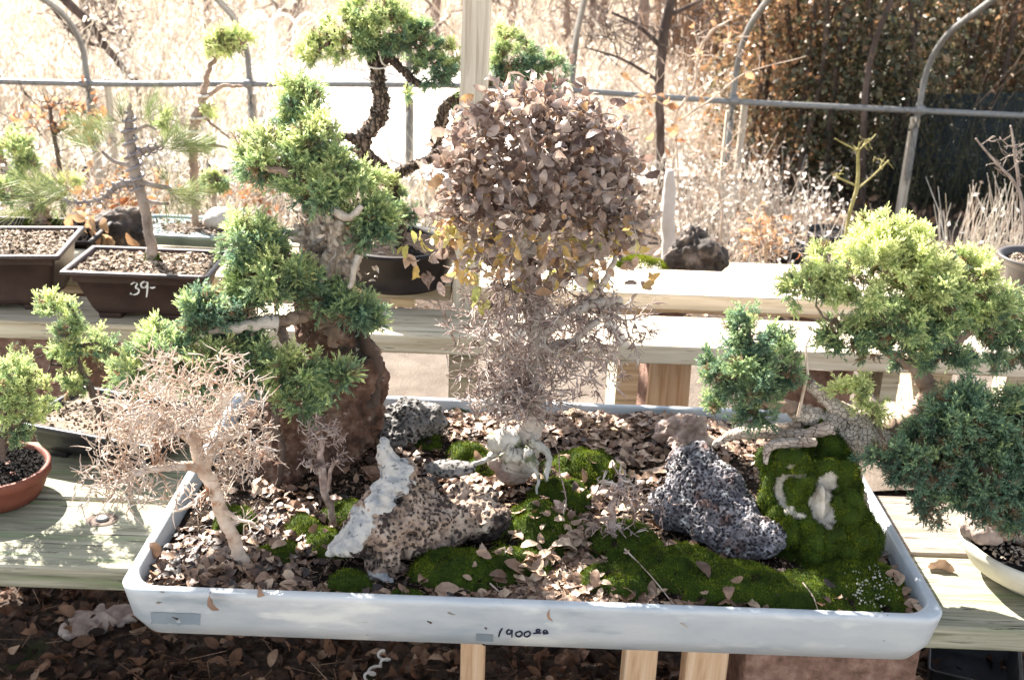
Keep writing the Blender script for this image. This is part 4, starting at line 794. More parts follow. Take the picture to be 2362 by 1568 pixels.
bare('small_bare_tree', 'small slender bare tree between the standing stone and the jagged stone', on(770, 1212, .6),
    [[(770, 1215, 1.70, 8), (760, 1165, 1.70, 8), (745, 1110, 1.70, 9), (740, 1060, 1.70, 8), (742, 1010, 1.70, 5)], [(755, 1130, 1.7, 5), (765, 1080, 1.69, 4), (780, 1060, 1.68, 3)]],
    [(740, 1000, 62, 42, 1.7, 75), (725, 1070, 45, 22, 1.69, 30), (785, 1060, 25, 25, 1.69, 12)], 'twig', 32, .0012, 260, .012, leafn=1)
bare('small_bare_tree', 'little bare tree with a pale trunk on the moss left of the lava rock', on(1408, 1248, .62),
    [[(1407, 1250, 1.66, 9), (1412, 1200, 1.66, 8), (1418, 1150, 1.66, 6), (1430, 1100, 1.66, 4)]],
    [(1430, 1120, 80, 50, 1.66, 60), (1500, 1170, 70, 30, 1.65, 25), (1390, 1210, 45, 22, 1.65, 24), (1430, 1225, 40, 15, 1.65, 14)], 'twig', 33, .0013, 200, .014)

# leaning juniper on the mossy stone: cracked trunk, small ball left, big crown right
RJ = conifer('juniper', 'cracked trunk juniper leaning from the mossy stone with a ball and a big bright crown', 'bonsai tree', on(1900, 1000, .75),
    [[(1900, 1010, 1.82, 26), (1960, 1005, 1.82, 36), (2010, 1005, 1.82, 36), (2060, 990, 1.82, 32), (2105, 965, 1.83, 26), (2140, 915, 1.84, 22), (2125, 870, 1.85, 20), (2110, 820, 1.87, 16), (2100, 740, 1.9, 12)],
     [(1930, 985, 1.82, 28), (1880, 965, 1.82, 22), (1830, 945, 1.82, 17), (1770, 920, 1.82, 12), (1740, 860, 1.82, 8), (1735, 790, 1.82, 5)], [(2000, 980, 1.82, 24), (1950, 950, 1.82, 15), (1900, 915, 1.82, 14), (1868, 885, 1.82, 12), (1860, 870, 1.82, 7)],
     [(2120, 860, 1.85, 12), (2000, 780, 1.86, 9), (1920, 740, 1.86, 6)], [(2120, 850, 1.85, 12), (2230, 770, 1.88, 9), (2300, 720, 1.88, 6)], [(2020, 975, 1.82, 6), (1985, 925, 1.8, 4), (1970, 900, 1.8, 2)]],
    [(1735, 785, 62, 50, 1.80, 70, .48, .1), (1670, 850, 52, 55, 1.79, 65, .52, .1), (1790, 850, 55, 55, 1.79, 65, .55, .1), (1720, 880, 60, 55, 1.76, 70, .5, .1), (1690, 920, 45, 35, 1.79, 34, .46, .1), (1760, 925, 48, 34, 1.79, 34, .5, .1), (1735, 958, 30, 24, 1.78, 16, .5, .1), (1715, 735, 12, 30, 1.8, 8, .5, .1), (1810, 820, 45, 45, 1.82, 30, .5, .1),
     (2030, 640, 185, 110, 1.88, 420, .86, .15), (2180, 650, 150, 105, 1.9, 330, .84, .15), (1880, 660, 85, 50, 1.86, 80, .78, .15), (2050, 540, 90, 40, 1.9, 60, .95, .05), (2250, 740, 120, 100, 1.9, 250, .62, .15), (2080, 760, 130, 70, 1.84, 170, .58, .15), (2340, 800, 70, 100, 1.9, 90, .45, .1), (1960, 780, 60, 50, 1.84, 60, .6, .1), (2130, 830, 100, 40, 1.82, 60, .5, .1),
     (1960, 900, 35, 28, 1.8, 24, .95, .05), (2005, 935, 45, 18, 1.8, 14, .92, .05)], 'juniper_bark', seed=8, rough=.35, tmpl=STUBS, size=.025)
for pts in ([(1880, 1000, 1.815, 26), (1930, 1003, 1.815, 37), (1985, 1008, 1.815, 42), (2035, 1000, 1.82, 39), (2075, 985, 1.82, 31)], [(1935, 985, 1.815, 30), (1885, 966, 1.815, 25), (1832, 945, 1.815, 20)], [(2000, 980, 1.815, 26), (1950, 950, 1.815, 18), (1900, 915, 1.815, 17), (1866, 884, 1.815, 14)]):
    limb('plated_bark', pts, 'plate_bark', RJ, rough=.3)
for pts in ([(1920, 985, 1.78, 18), (1860, 1000, 1.78, 13), (1800, 1000, 1.79, 14), (1750, 998, 1.8, 13), (1700, 1000, 1.82, 13), (1665, 1015, 1.83, 8), (1645, 1030, 1.83, 5)], [(1880, 1020, 1.75, 10), (1820, 1022, 1.74, 12), (1785, 1025, 1.73, 11), (1768, 1045, 1.72, 8), (1765, 1070, 1.71, 5)],
            [(1930, 1040, 1.78, 20), (1965, 1080, 1.75, 18), (1985, 1140, 1.71, 15), (1990, 1200, 1.68, 12), (1995, 1240, 1.66, 6)], [(1850, 985, 1.8, 10), (1780, 985, 1.83, 9), (1720, 1010, 1.84, 8)]):
    limb('root', pts, 'dead_root', RJ, rough=.3)
mb = MB(); tubes(mb, pathW([(1840, 960, 1.79, 3), (1862, 860, 1.79, 4), (1858, 800, 1.79, 3), (1872, 770, 1.79, 2)])[:, :3], np.array([.003, .003, .002, .001]), 6)
tubes(mb, pathW([(1860, 850, 1.79, 3), (1920, 855, 1.79, 2)])[:, :3], np.array([.002, .001]), 5); mb.build('dead_twig', M['twig_tan'], RJ)

# lower right juniper in the cream bowl
bc = on(2390, 1330, .51)
cb = thing('bowl_pot', 'shallow cream bowl pot cut by the right edge beside the tray', 'plant pot', bc, 'bonsai pots')
def ovalpot(parent, c, prof, sqy, material, k=72, name='body'):
    mb = MB(); a = np.arange(k)*2*math.pi/k; loft(mb, [np.stack([c[0]+r_*np.cos(a), c[1]+r_*sqy*np.sin(a), np.full(k, c[2]+z)], 1) for r_, z in prof]); return mb.build(name, M[material], parent)
ovalpot(cb, bc, [(.08, .001), (.085, .003), (.09, .012), (.125, .03), (.142, .06), (.146, .075), (.142, .078), (.136, .076), (.13, .066)], 1.0, 'cream_glaze')
disc(cb, bc+[0, 0, .068], .132, 'grit_dark'); grit(cb, bc+[0, 0, .07], .12, .12, 1500, 0, 'pebble', .004, rnd=True)
sculpt('mossy_rubble', [BL(2270, 1215, 60, 35, 1.75), (bc+[-.03, .03, .085], (.05, .05, .03)), (bc+[.05, .02, .09], (.05, .05, .035))], .003, lambda p: .008*fract(p, 30), M['rock_rubble'], 'rubble with bright moss piled at the foot of the blue green juniper', 'rock')
conifer('juniper', 'dark blue green juniper hanging over the cream bowl at the right edge', 'bonsai tree', bc+[0, 0, .07],
    [[(2330, 1230, 1.72, 22), (2300, 1180, 1.72, 22), (2290, 1120, 1.72, 18), (2260, 1060, 1.72, 14), (2240, 1000, 1.74, 10)], [(2290, 1110, 1.72, 10), (2180, 1080, 1.7, 7), (2090, 1060, 1.68, 5)], [(2290, 1100, 1.72, 10), (2350, 1020, 1.72, 8)]],
    [(2230, 985, 110, 85, 1.7, 220, .38, .14), (2330, 1000, 90, 110, 1.7, 200, .36, .12), (2130, 1060, 115, 75, 1.68, 220, .38, .14), (2280, 1100, 120, 90, 1.68, 260, .38, .12), (2180, 1150, 75, 50, 1.67, 80, .36, .1), (2340, 1170, 60, 50, 1.68, 60, .4, .1), (2230, 910, 45, 35, 1.72, 35, .4, .1), (2300, 1200, 60, 25, 1.7, 45, .06, .1)], 'juniper_bark', seed=9, size=.026)

# ------------------------------------------------------------------ pots on the left
def rectpot(name, label, c, a, hx_, hy_, h, material, rim=.014, flare=.75, soil='soil', gr=('pebble', 1700, .0085), feet=True, crn=.012):
    t = thing(name, label, 'plant pot', c, 'bonsai pots'); f = flare
    prof = [(hx_*f-.01, hy_*f-.01, .013, crn), (hx_*f, hy_*f, .016, crn), (hx_*(f+.04), hy_*(f+.04), .03, crn), (hx_-rim-.004, hy_-rim-.004, h-.014, crn), (hx_-.002, hy_-.002, h-.011, .006), (hx_, hy_, h-.008, .006), (hx_, hy_, h-.002, .006), (hx_-.002, hy_-.002, h, .006),
            (hx_-rim+.002, hy_-rim+.002, h, .006), (hx_-rim, hy_-rim, h-.003, .006), (hx_-rim-.006, hy_-rim-.006, h-.03, .006)]
    mb = MB(); loft(mb, pot_rings(prof, c, a, 5)); mb.build('body', M[material], t)
    if feet:
        for sx in (-1, 1):
            for sy in (-1, 1):
                mb = MB(); fx, fy = sx*(hx_*f-.035), sy*(hy_*f-.02); ca, sa = math.cos(a), math.sin(a)
                loft(mb, pot_rings([(.026, .016, .0, .004), (.028, .018, .0135, .004)], (c[0]+fx*ca-fy*sa, c[1]+fx*sa+fy*ca, c[2]), a, 4)); mb.build('foot', M[material], t)
    mb = MB(); V = []; n_ = 24
    for j in range(n_+1):
        for i in range(n_+1): u, v = (-1+2*i/n_)*(hx_-rim-.004), (-1+2*j/n_)*(hy_-rim-.004); V.append((u, v, h-.012+.006*noise.noise(Vector((u*30, v*30, c[0])))+.006*(1-max(abs(-1+2*i/n_), abs(-1+2*j/n_)))))
    mb.add(rotz(V, a, c), quads=[(j*(n_+1)+i, j*(n_+1)+i+1, (j+1)*(n_+1)+i+1, (j+1)*(n_+1)+i) for j in range(n_) for i in range(n_)]); mb.build('soil', M[soil], t)
    if gr: grit(t, np.asarray(c)+[0, 0, h-.012], hx_-rim-.006, hy_-rim-.006, gr[1], a, gr[0], gr[2])
    return t
p39c = np.array([*((on(352, 737, .66)+on(352, 650, .66))[:2]/2), .66])
P39 = np.array([p39c[0]+.022, 2.55, .66]); a39 = .0
p39 = rectpot('rectangular_pot', 'dark brown rectangular pot marked 39 in white holding the wired pine', P39, a39, .172, .108, .124, 'brown_glaze', flare=.66)
def pface(x, y):                       # point on the sloped front of the pot marked 39
    p = at(x, y, P39[1]-.1)
    for _ in range(4): t_ = np.clip((p[2]-.69)/.08, 0, 1); yy = P39[1]-(.108*.7*(1-t_)+.09*t_)-.0008; p = at(x, y, yy)
    return p
strokes('price_writing', [[(302, 656), (310, 651), (317, 655), (312, 663), (320, 667), (319, 676), (308, 680), (300, 676)], [(340, 652), (333, 649), (326, 654), (326, 661), (333, 664), (339, 658), (341, 650)], [(341, 650), (340, 668), (338, 685)], [(346, 663), (352, 664), (358, 662)]], pface, M['ink_white'], p39, .0017)
rectpot('rectangular_pot', 'big reddish brown rectangular pot cut by the left edge beside the pot marked 39', np.array([-1.235, 2.60, .66]), .13, .165, .13, .145, 'brown_glaze', flare=.74, gr=('pebble', 2200, .007))
rectpot('rectangular_pot', 'flat dark pot with black soil and a mossy stump behind the big reddish brown pot', np.array([-1.36, 3.0, .62]), .05, .22, .12, .10, 'dark_glaze', flare=.85, gr=('grit_dark', 1200, .006))
rectpot('rectangular_pot', 'low black rectangular pot with pale bark on the bench behind the bare tree', on(250, 1060, .512)+np.array([0, .06, 0]), -.28, .16, .105, .075, 'black_plastic', flare=.8, soil='pond', gr=('pebble', 500, .005), rim=.012)
g = np.random.default_rng(44)
# pine in the pot marked 39
PY = 2.56
def pine():
    base = at(350, 592, PY); t = thing('pine', 'young pine with a wire wrapped trunk and long sparse needles in the pot marked 39', 'bonsai tree', base)
    tr = [[(350, 605, PY, 14), (348, 560, PY, 12), (338, 500, PY, 11), (322, 440, PY, 12), (312, 400, PY, 12), (303, 350, PY, 10), (296, 300, PY, 10), (300, 265, PY, 6), (299, 238, PY, 3)],
          [(312, 420, PY, 9), (270, 430, PY-.02, 8), (240, 455, PY-.03, 5), (190, 468, PY-.04, 4), (140, 462, PY-.05, 3)], [(305, 360, PY, 8), (345, 345, PY-.01, 7), (375, 335, PY-.02, 4)], [(318, 420, PY, 7), (370, 430, PY-.01, 6), (410, 440, PY-.02, 3)],
          [(312, 385, PY, 6), (270, 375, PY, 5), (235, 350, PY, 3)], [(330, 460, PY, 5), (370, 470, PY-.02, 4), (390, 470, PY-.02, 3)], [(300, 310, PY, 5), (330, 290, PY, 4), (360, 300, PY, 3)]]
    C = colonize([dense(pathW(p), .014, .001, i) for i, p in enumerate(tr)], [], .02, .2, 0, 2); mb = MB(); branch_mesh(mb, C, .001, .4, rough=.2); mb.build('trunk', M['pine_bark'], t)
    coil('training_wire', [(318, 440, PY, 12), (312, 400, PY, 13), (303, 350, PY, 12), (297, 300, PY, 11), (300, 262, PY, 8)], 1.05, .0036, 7, 'wire', t)
    coil('training_wire', tr[1], 1.3, .0022, 9, 'wire', t); coil('training_wire', tr[2], 1.3, .002, 4, 'wire', t)
    tips = [(130, 455, -.05), (150, 445, -.05), (110, 460, -.06), (90, 440, -.06), (165, 450, -.05), (375, 330, -.02), (400, 340, -.03), (415, 350, -.02), (235, 345, 0), (215, 330, 0), (250, 330, 0), (400, 430, -.02), (420, 440, -.02), (390, 460, -.02), (395, 470, -.03), (360, 290, 0), (345, 270, 0), (290, 290, 0), (430, 330, -.02), (205, 310, 0), (70, 460, -.06)]
    p = np.array([at(x, y, PY+dy) for x, y, dy in tips for _ in range(3)])+g.normal(0, .01, (len(tips)*3, 3)); root = at(305, 400, PY); d = unit(unit(p-root)*[.8, .5, .6]+g.normal(0, .45, p.shape)+[0, 0, .25])
    f = MB()
    for k in range(2): add_shoots(f, PINES[k], p[k::2], d[k::2], g.uniform(.03, .045, len(p[k::2])), np.clip(g.normal(.6, .2, len(p[k::2])), 0, 1))
    f.build('needles', M['pine'], t, False)
pine()
mb = MB(); gm = np.random.default_rng(3); pp, dd_ = ell(at(352, 596, PY), (.016, .016, .012), 300, gm, .9); fuzz(mb, pp, dd_, 1500, gm, .006); tag(mb.build('moss_tuft', M['moss'], origin=at(352, 600, PY)), 'small tuft of dark moss at the foot of the wired pine', 'moss')
# trees at the far left
conifer('juniper', 'small upright juniper with loose bright sprays cut by the left edge above the mossy stump', 'bonsai tree', at(95, 520, 3.0),
    [[(100, 535, 3.0, 22), (95, 500, 3.0, 18), (70, 440, 3.0, 9), (45, 380, 3.0, 6), (20, 330, 3.0, 4)], [(90, 480, 3.0, 8), (140, 450, 3.0, 5)], [(75, 460, 3.0, 7), (10, 450, 3.0, 5)]],
    [(30, 350, 55, 45, 3.0, 70, .72, .15), (60, 400, 40, 40, 3.0, 45, .7, .1), (20, 450, 50, 40, 3.0, 55, .78, .1), (140, 430, 55, 30, 3.0, 26, .85, .1), (100, 480, 45, 20, 3.0, 25, .88, .1)], 'juniper_bark', seed=14, size=.03, tmpl=SPRAYS)
pp, dd_ = ell(at(98, 530, 3.0), (.05, .04, .03), 500, gm, .9); mb = MB(); fuzz(mb, pp, dd_, 4000, gm, .01, .3); tag(mb.build('moss_tuft', M['moss'], origin=at(98, 540, 3.0)), 'dark mossy mound round the stump in the flat dark pot', 'moss')
wj = conifer('juniper', 'thin juniper whip wound with thick wire ending in a yellow green tip above the rail', 'bonsai tree', at(450, 480, 3.35),
    [[(452, 520, 3.35, 8), (448, 420, 3.35, 9), (445, 300, 3.35, 11), (462, 250, 3.35, 9), (470, 205, 3.35, 7), (482, 160, 3.35, 5), (510, 125, 3.35, 4), (560, 100, 3.35, 3)], [(470, 230, 3.35, 5), (510, 200, 3.35, 5), (560, 200, 3.35, 3)], [(470, 270, 3.35, 4), (530, 320, 3.35, 2)], [(460, 330, 3.35, 4), (540, 345, 3.35, 2)]],
    [(495, 110, 26, 38, 3.35, 34, .95, .05), (530, 95, 32, 40, 3.35, 45, .93, .05), (560, 85, 22, 28, 3.35, 24, .93, .05), (470, 260, 25, 20, 3.35, 12, .9, .1), (380, 285, 30, 18, 3.35, 18, .8, .1), (460, 335, 25, 16, 3.35, 10, .8, .1)], 'juniper_bark', seed=15, size=.034, tmpl=SPRAYS)
coil('training_wire', [(447, 310, 3.35, 11), (462, 250, 3.35, 9), (470, 205, 3.35, 7)], 1.2, .004, 4, 'white_wire', wj)
# green oval tray with boulder
gc = on(455, 552, .60); gt = thing('oval_tray', 'shallow grey green glazed tray with pale grit and a boulder behind the wired pine', 'plant pot', gc, 'bonsai pots')
mb = MB(); loft(mb, pot_rings([(.19, .08, 0, .07), (.2, .09, .003, .08), (.215, .105, .03, .09), (.228, .118, .034, .1), (.23, .12, .042, .1), (.214, .104, .043, .09), (.21, .1, .036, .085)], gc, -.05, 8)); mb.build('body', M['green_glaze'], gt)
mb = MB(); mb.add(pot_rings([(.211, .101, .035, .085)], gc, -.05, 8)[0].tolist()+[gc+[0, 0, .037]], tris=[(j, (j+1) % 32, 32) for j in range(32)]); mb.build('soil', M['sand'], gt); grit(gt, gc+[0, 0, .036], .19, .085, 500, 0, 'pebble', .006)
sculpt('boulder', [BL(505, 505, 38, 30, 3.38), BL(490, 515, 28, 22, 3.38), BL(520, 495, 26, 20, 3.38)], .004, lambda p: .006*fract(p, 12), M['rock_pale'], 'smooth pale boulder sitting in the grey green tray', 'rock')
sculpt('black_stone', [BL(265, 520, 60, 48, 3.15), BL(220, 560, 50, 40, 3.12), BL(320, 550, 40, 40, 3.15), BL(290, 500, 30, 25, 3.15)], .005, lambda p: .012*fract(p, 10)+crag(p, 14, .03)+.005*fract(p, 45, 4), M['rock_black'], 'dark stone topped with moss behind the pot marked 39', 'rock')
conifer('broadleaf_shrub', 'small green and yellow leafy bush behind the grey green tray', 'shrub', at(495, 470, 3.7), [[(495, 480, 3.7, 5), (490, 440, 3.7, 4)]], [(485, 425, 45, 32, 3.7, 90, .7, .3)], 'pine_bark', seed=16, size=.03, tmpl=STUBS)
mb = MB(); n = 30; p = at(195, 515, 3.0)+g.normal(0, 1, (n, 3))*[.045, .03, .05]; inst(mb, *LEAVES[1], frames(unit(g.normal(0, .5, (n, 3))+[0, 0, -1])), p, g.uniform(.035, .06, n), g.uniform(0, .7, n))
o = mb.build('dead_leaf_cluster', M['orange_leaf'], origin=at(195, 570, 3.0)); tag(o, 'hanging cluster of papery orange dead leaves left of the dark mossy stone', 'leaves')
# whip juniper in the low black pot, terracotta pot with its juniper
conifer('juniper', 'thin twisted juniper whip with sparse green sprays rising from the low black pot', 'bonsai tree', on(262, 1085, .575),
    [[(265, 1095, 2.0, 6), (245, 1010, 2.0, 6), (225, 940, 2.0, 7), (205, 890, 2.0, 8), (180, 830, 2.0, 6), (172, 780, 2.0, 5), (180, 740, 2.0, 4), (150, 690, 2.0, 3)], [(185, 840, 2.0, 4), (120, 840, 2.0, 3)], [(180, 800, 2.0, 4), (240, 790, 2.0, 3)]],
    [(125, 715, 45, 28, 2.0, 34, .66, .1), (165, 760, 45, 32, 2.0, 45, .6, .1), (215, 800, 55, 30, 2.0, 45, .6, .1), (100, 840, 60, 20, 2.0, 26, .92, .05), (155, 810, 40, 28, 2.0, 30, .85, .1), (185, 880, 45, 22, 2.0, 22, .75, .1), (150, 905, 45, 18, 2.0, 14, .9, .05)], 'dark_bark', seed=18, size=.022, tmpl=SPRAYS)
mb = None
tcp = on(-5, 1140, .513); tcp[2] = .512; tp = thing('terracotta_pot', 'round terracotta pot of black soil cut by the left edge', 'plant pot', tcp, 'bonsai pots')
roundpot(tp, tcp, [(.075, 0), (.078, .002), (.088, .02), (.096, .045), (.101, .047), (.102, .062), (.1, .065), (.094, .065), (.091, .055)], 'terracotta'); disc(tp, tcp+[0, 0, .056], .092, 'grit_dark'); grit(tp, tcp+[0, 0, .056], .085, .085, 1500, 0, 'grit_dark', .004, rnd=True)
conifer('juniper', 'little bushy yellow green juniper growing in the terracotta pot at the left edge', 'bonsai tree', tcp+[.02, .02, .06], [[(5, 1060, 1.9, 8), (8, 1010, 1.9, 8), (15, 960, 1.9, 7), (20, 900, 1.9, 5)]],
    [(55, 905, 62, 38, 1.9, 80, .85, .12), (20, 860, 40, 45, 1.9, 50, .75, .15), (60, 955, 55, 25, 1.9, 50, .75, .12), (20, 990, 50, 20, 1.9, 30, .6, .1), (-40, 900, 60, 70, 1.9, 60, .7, .1)], 'dark_bark', seed=19, size=.02, tmpl=SPRAYS)

# ------------------------------------------------------------------ behind the stepped bench, right
c = at(1610, 610, 3.12); c[2] = .58
sculpt('black_volcanic_rock', [BL(1600, 575, 62, 42, 3.12, .07), BL(1570, 590, 45, 40, 3.12, .06), BL(1640, 595, 45, 42, 3.12, .06), BL(1600, 545, 36, 28, 3.12), BL(1590, 640, 75, 50, 3.12, .07)], .0045, lambda p: .014*fract(p, 12)+crag(p, 14, .035)+.007*fract(p, 45, 4)+pits(p, 40, .008, .4), M['rock_black'], 'craggy black and brown volcanic rock behind the stepped bench right of the elm', 'rock', origin=c)
pp, dd_ = ell(at(1480, 615, 3.1), (.07, .06, .025), 700, gm, .9, .2); mb = MB(); fuzz(mb, pp, dd_, 9000, gm, .01, .75); tag(mb.build('moss_tuft', M['moss'], origin=at(1480, 635, 3.1)), 'bright yellow green moss mound left of the craggy black rock', 'moss')
# nursery pot at right edge
nc = at(2375, 700, 2.72); nc[2] = .70
np_ = thing('nursery_pot', 'grey plastic nursery pot with a rolled rim cut by the right edge', 'plant pot', nc, 'bonsai pots')
roundpot(np_, nc, [(.06, 0), (.064, .002), (.078, .10), (.082, .104), (.097, .118), (.1, .124), (.097, .127), (.088, .124), (.082, .108)], 'grey_plastic'); disc(np_, nc+[0, 0, .108], .083, 'soil'); grit(np_, nc+[0, 0, .11], .07, .07, 500, 0, 'pebble', .005, rnd=True)
# black pot corner bottom right, slab at left, wire coil
kc = on(2225, 1600, 0); kp = thing('black_crate', 'black plastic plant crate lying on the litter at the bottom right corner', 'crate', kc)
mb = MB(); loft(mb, pot_rings([(.075, .1, .0, .01), (.08, .105, .005, .012), (.09, .12, .11, .012), (.095, .125, .115, .012), (.09, .12, .115, .01), (.085, .115, .02, .01)], kc+[0, 0, .01], -.35, 5)); mb.build('body', M['black_plastic'], kp)
sculpt('stone_slab', [(on(240, 1425, .02), (.09, .055, .022), (0, 0, .3)), (on(185, 1450, .02), (.06, .05, .02), (0, 0, .3))], .004, lambda p: .008*fract(p, 15)+crag(p, 20, .02), M['rock_rubble'], 'flat pale stone slab lying on the leaf litter under the bench at left', 'rock')
cc = on(870, 1545, .03); pl = np.array([cc+np.array([.008*math.cos(a*1.7)*(1+.5*math.sin(a*.7))+.014*math.sin(a*.4), .05-a*.007, .012+.006*math.sin(a*1.7)*(1+.4*math.cos(a*.5))]) for a in np.linspace(0, 24, 160)]); mb = MB(); tubes(mb, pl, .003, 6); tag(mb.build('wire_coil', M['white_wire'], origin=cc), 'loose coil of pale wire on the leaf litter below the tray front', 'wire')

# ------------------------------------------------------------------ fallen leaves
def zone(x, y):
    if x > .63: return 'small dry brown fallen leaf by the tray right rim'
    if y < 1.54: return 'small tan fallen leaf lying along the front rim of the tray' if x > -.1 else 'small dark brown fallen leaf in the front left part of the tray'
    if x < -.15: return 'curled brown fallen leaf on the soil round the bare trees'
    if y > 1.9: return 'curled brown fallen leaf in the litter at the back of the tray'
    return 'small tan fallen leaf in the pile between the front moss mounds'
dens = [(1290, 1250, 90, 95, 620), (1270, 1330, 150, 80, 900), (1200, 1380, 240, 30, 260), (1400, 1390, 200, 22, 150), (1700, 1400, 260, 16, 90), (1400, 960, 330, 50, 1000), (1500, 1010, 180, 70, 520), (1380, 1090, 60, 45, 130), (430, 1320, 150, 60, 420), (560, 1270, 180, 70, 420),
        (680, 1190, 140, 90, 260), (900, 1060, 130, 50, 180), (1100, 960, 120, 40, 160), (1110, 1110, 100, 40, 170), (700, 1360, 250, 30, 200), (1700, 1010, 140, 60, 260), (1350, 1190, 70, 60, 120), (2000, 1080, 120, 60, 60), (2060, 1280, 50, 60, 50), (1500, 1140, 60, 60, 40), (800, 960, 80, 50, 60), (1050, 1180, 300, 140, 60), (1700, 1300, 330, 90, 16), (1240, 1150, 120, 80, 14), (2120, 1380, 40, 40, 12)]
g = np.random.default_rng(77); LP = []
for (x, y, rx, ry, n) in dens:
    pts = 0
    while pts < n:
        u, v = g.normal(0, .55, 2); p = on(x+u*rx, y+v*ry, .6)
        if abs(p[0]-TX) > ix-.006 or abs(p[1]-TY) > iy-.006: pts += .3; continue
        pts += 1
        if n > 20 and moss_at(p[0], p[1]) > .02 and g.uniform() < .93: continue
        LP.append((p[0], p[1], ground_z(p[0], p[1])+.0035+g.uniform(0, .006)+.005*(moss_at(p[0], p[1]) > 0)))
LP = np.array(LP); n = len(LP)
nrm = unit(g.normal(0, .32, (n, 3))+[0, -.1, 1]); yaw = unit(g.normal(0, 1, (n, 3))); zd = unit(yaw-nrm*(yaw*nrm).sum(1)[:, None]); flip = np.where(g.uniform(0, 1, n) < .5, 1, -1)[:, None]
LR = np.stack([np.cross(nrm*flip, zd), nrm*flip, zd], -1); LS = g.uniform(.014, .031, n)*np.where(g.uniform(0, 1, n) < .07, 1.5, 1); LH = np.clip(g.normal(.55, .3, n), 0, 1); LH = np.clip(LH-np.where((LP[:, 0] < -.12) & (g.uniform(0, 1, n) < .6), .35, 0), 0, 1)
LH = np.clip(LH+np.where(abs(LP[:, 0]-.1) < .17, .12, 0), 0, 1)
front = np.argsort(LP[:, 1]-.6*LS*10)[:300]; rest = np.setdiff1d(np.arange(n), front)
for c_, i in enumerate(front):
    v, q = LEAVES[i % 4]; mb = MB(); mb.add((LR[i] @ (v-[0, 0, .5]).T).T*LS[i]+LP[i], quads=q, hue=LH[i]); o = mb.build('fallen_leaf', M['dry_leaf'], origin=LP[i]); tag(o, zone(LP[i][0], LP[i][1]), 'leaf', 'fallen leaves in the tray')
mb = MB()
for k in range(4): i = rest[rest % 4 == k]; inst(mb, LEAVES[k][0]-[0, 0, .5], LEAVES[k][1], LR[i], LP[i], LS[i], LH[i])
k = 7000; u = g.uniform(-1, 1, (k, 2)); x = TX+u[:, 0]*(ix-.008); y = TY+u[:, 1]*(iy-.008); z = np.array([ground_z(a, b) for a, b in zip(x, y)]); okk = np.array([moss_at(a, b) < .1 or g.uniform() < .04 for a, b in zip(x, y)])
inst(mb, *leaf_tmpl(.7, .1, 2, 0, .1), frames(unit(g.normal(0, 1, (okk.sum(), 3))*[1, 1, .4])), np.stack([x, y, z+.002], 1)[okk], g.uniform(.003, .009, okk.sum()), g.uniform(0, .9, okk.sum()))
tag(mb.build('leaf_litter', M['dry_leaf']), kind='stuff')
# fine debris: crumbs and needles on the soil
mb = MB(); k = 9000; u = g.uniform(-1, 1, (k, 2)); x = TX+u[:, 0]*(ix-.01); y = TY+u[:, 1]*(iy-.01); z = np.array([ground_z(a, b) for a, b in zip(x, y)]); okk = np.array([moss_at(a, b) < .05 for a, b in zip(x, y)])
p = np.stack([x, y, z+.002], 1)[okk]; d = unit(g.normal(0, 1, p.shape)*[1, 1, .25]); tubes(mb, np.stack([p, p+d*g.uniform(.004, .02, (len(p), 1))], 1), .0006, 3, cap=False, hue=g.uniform(0, 1, len(p))); tag(mb.build('debris', M['dry_leaf']), kind='stuff')
for pts, lb in (([(650, 1300), (700, 1325), (760, 1350)], 'thin pale fallen twig lying left of the jagged stone'), ([(1500, 1350), (1560, 1395), (1590, 1415)], 'dark fallen twig lying across the front moss'), ([(1850, 1350), (1875, 1375), (1890, 1390)], 'short pale fallen twig on the dark moss below the mossy stone'), ([(1130, 1330), (1160, 1345), (1185, 1352)], 'short pale fallen twig on the soil below the white crest'),
                ([(1440, 1270), (1500, 1320), (1560, 1370)], 'long dark fallen twig on the moss right of the leaf path')):
    P3 = []
    for x, y in pts: p = on(x, y, .61); P3.append([p[0], p[1], ground_z(p[0], p[1])+.006])
    mb = MB(); tubes(mb, smooth_path(P3, 12), np.linspace(.0016, .0008, 12), 6); tag(mb.build('twig', M['twig_tan'], origin=P3[0]), lb, 'twig', 'fallen twigs in the tray')
for (x, y, Z, sz, dx, h, lb) in ((495, 1385, .607, .036, (.5, -.8, -.35), .45, 'dark brown fallen leaf folded over the front rim of the tray near its left end'), (605, 1362, .614, .032, (.3, -.6, .1), .6, 'broad round brown fallen leaf lying on the front rim right of a moss tuft'), (1270, 1418, .612, .018, (.2, -.5, -.5), .7, 'small orange brown leaf hanging over the middle of the front rim'),
                               (2170, 1312, .516, .05, (-1, .1, .1), .75, 'large golden brown fallen leaf lying on the bench plank beside the cream bowl'), (352, 1270, .61, .04, (.1, -.3, 1), .5, 'curled brown fallen leaf standing against the tray left rim')):
    p = on(x, y, Z); mb = MB(); v, q = leaf_tmpl(.55, .16, 8, .06, .14, int(x)); mb.add((frames(np.array([dx], float), np.array([1.4]))[0] @ (v-[0, 0, .5]).T).T*sz+p, quads=q, hue=h); tag(mb.build('fallen_leaf', M['dry_leaf'], origin=p), lb, 'leaf', 'fallen leaves in the tray')
bd = MB(); ic = shoot_tmpl(3)[0]; gb = np.random.default_rng(8); oc = np.array([(1, 0, 0), (0, 1, 0), (-1, 0, 0), (0, -1, 0), (0, 0, 1), (0, 0, -1)]); ot = np.array([(0, 1, 4), (1, 2, 4), (2, 3, 4), (3, 0, 4), (1, 0, 5), (2, 1, 5), (3, 2, 5), (0, 3, 5)])
pp = []
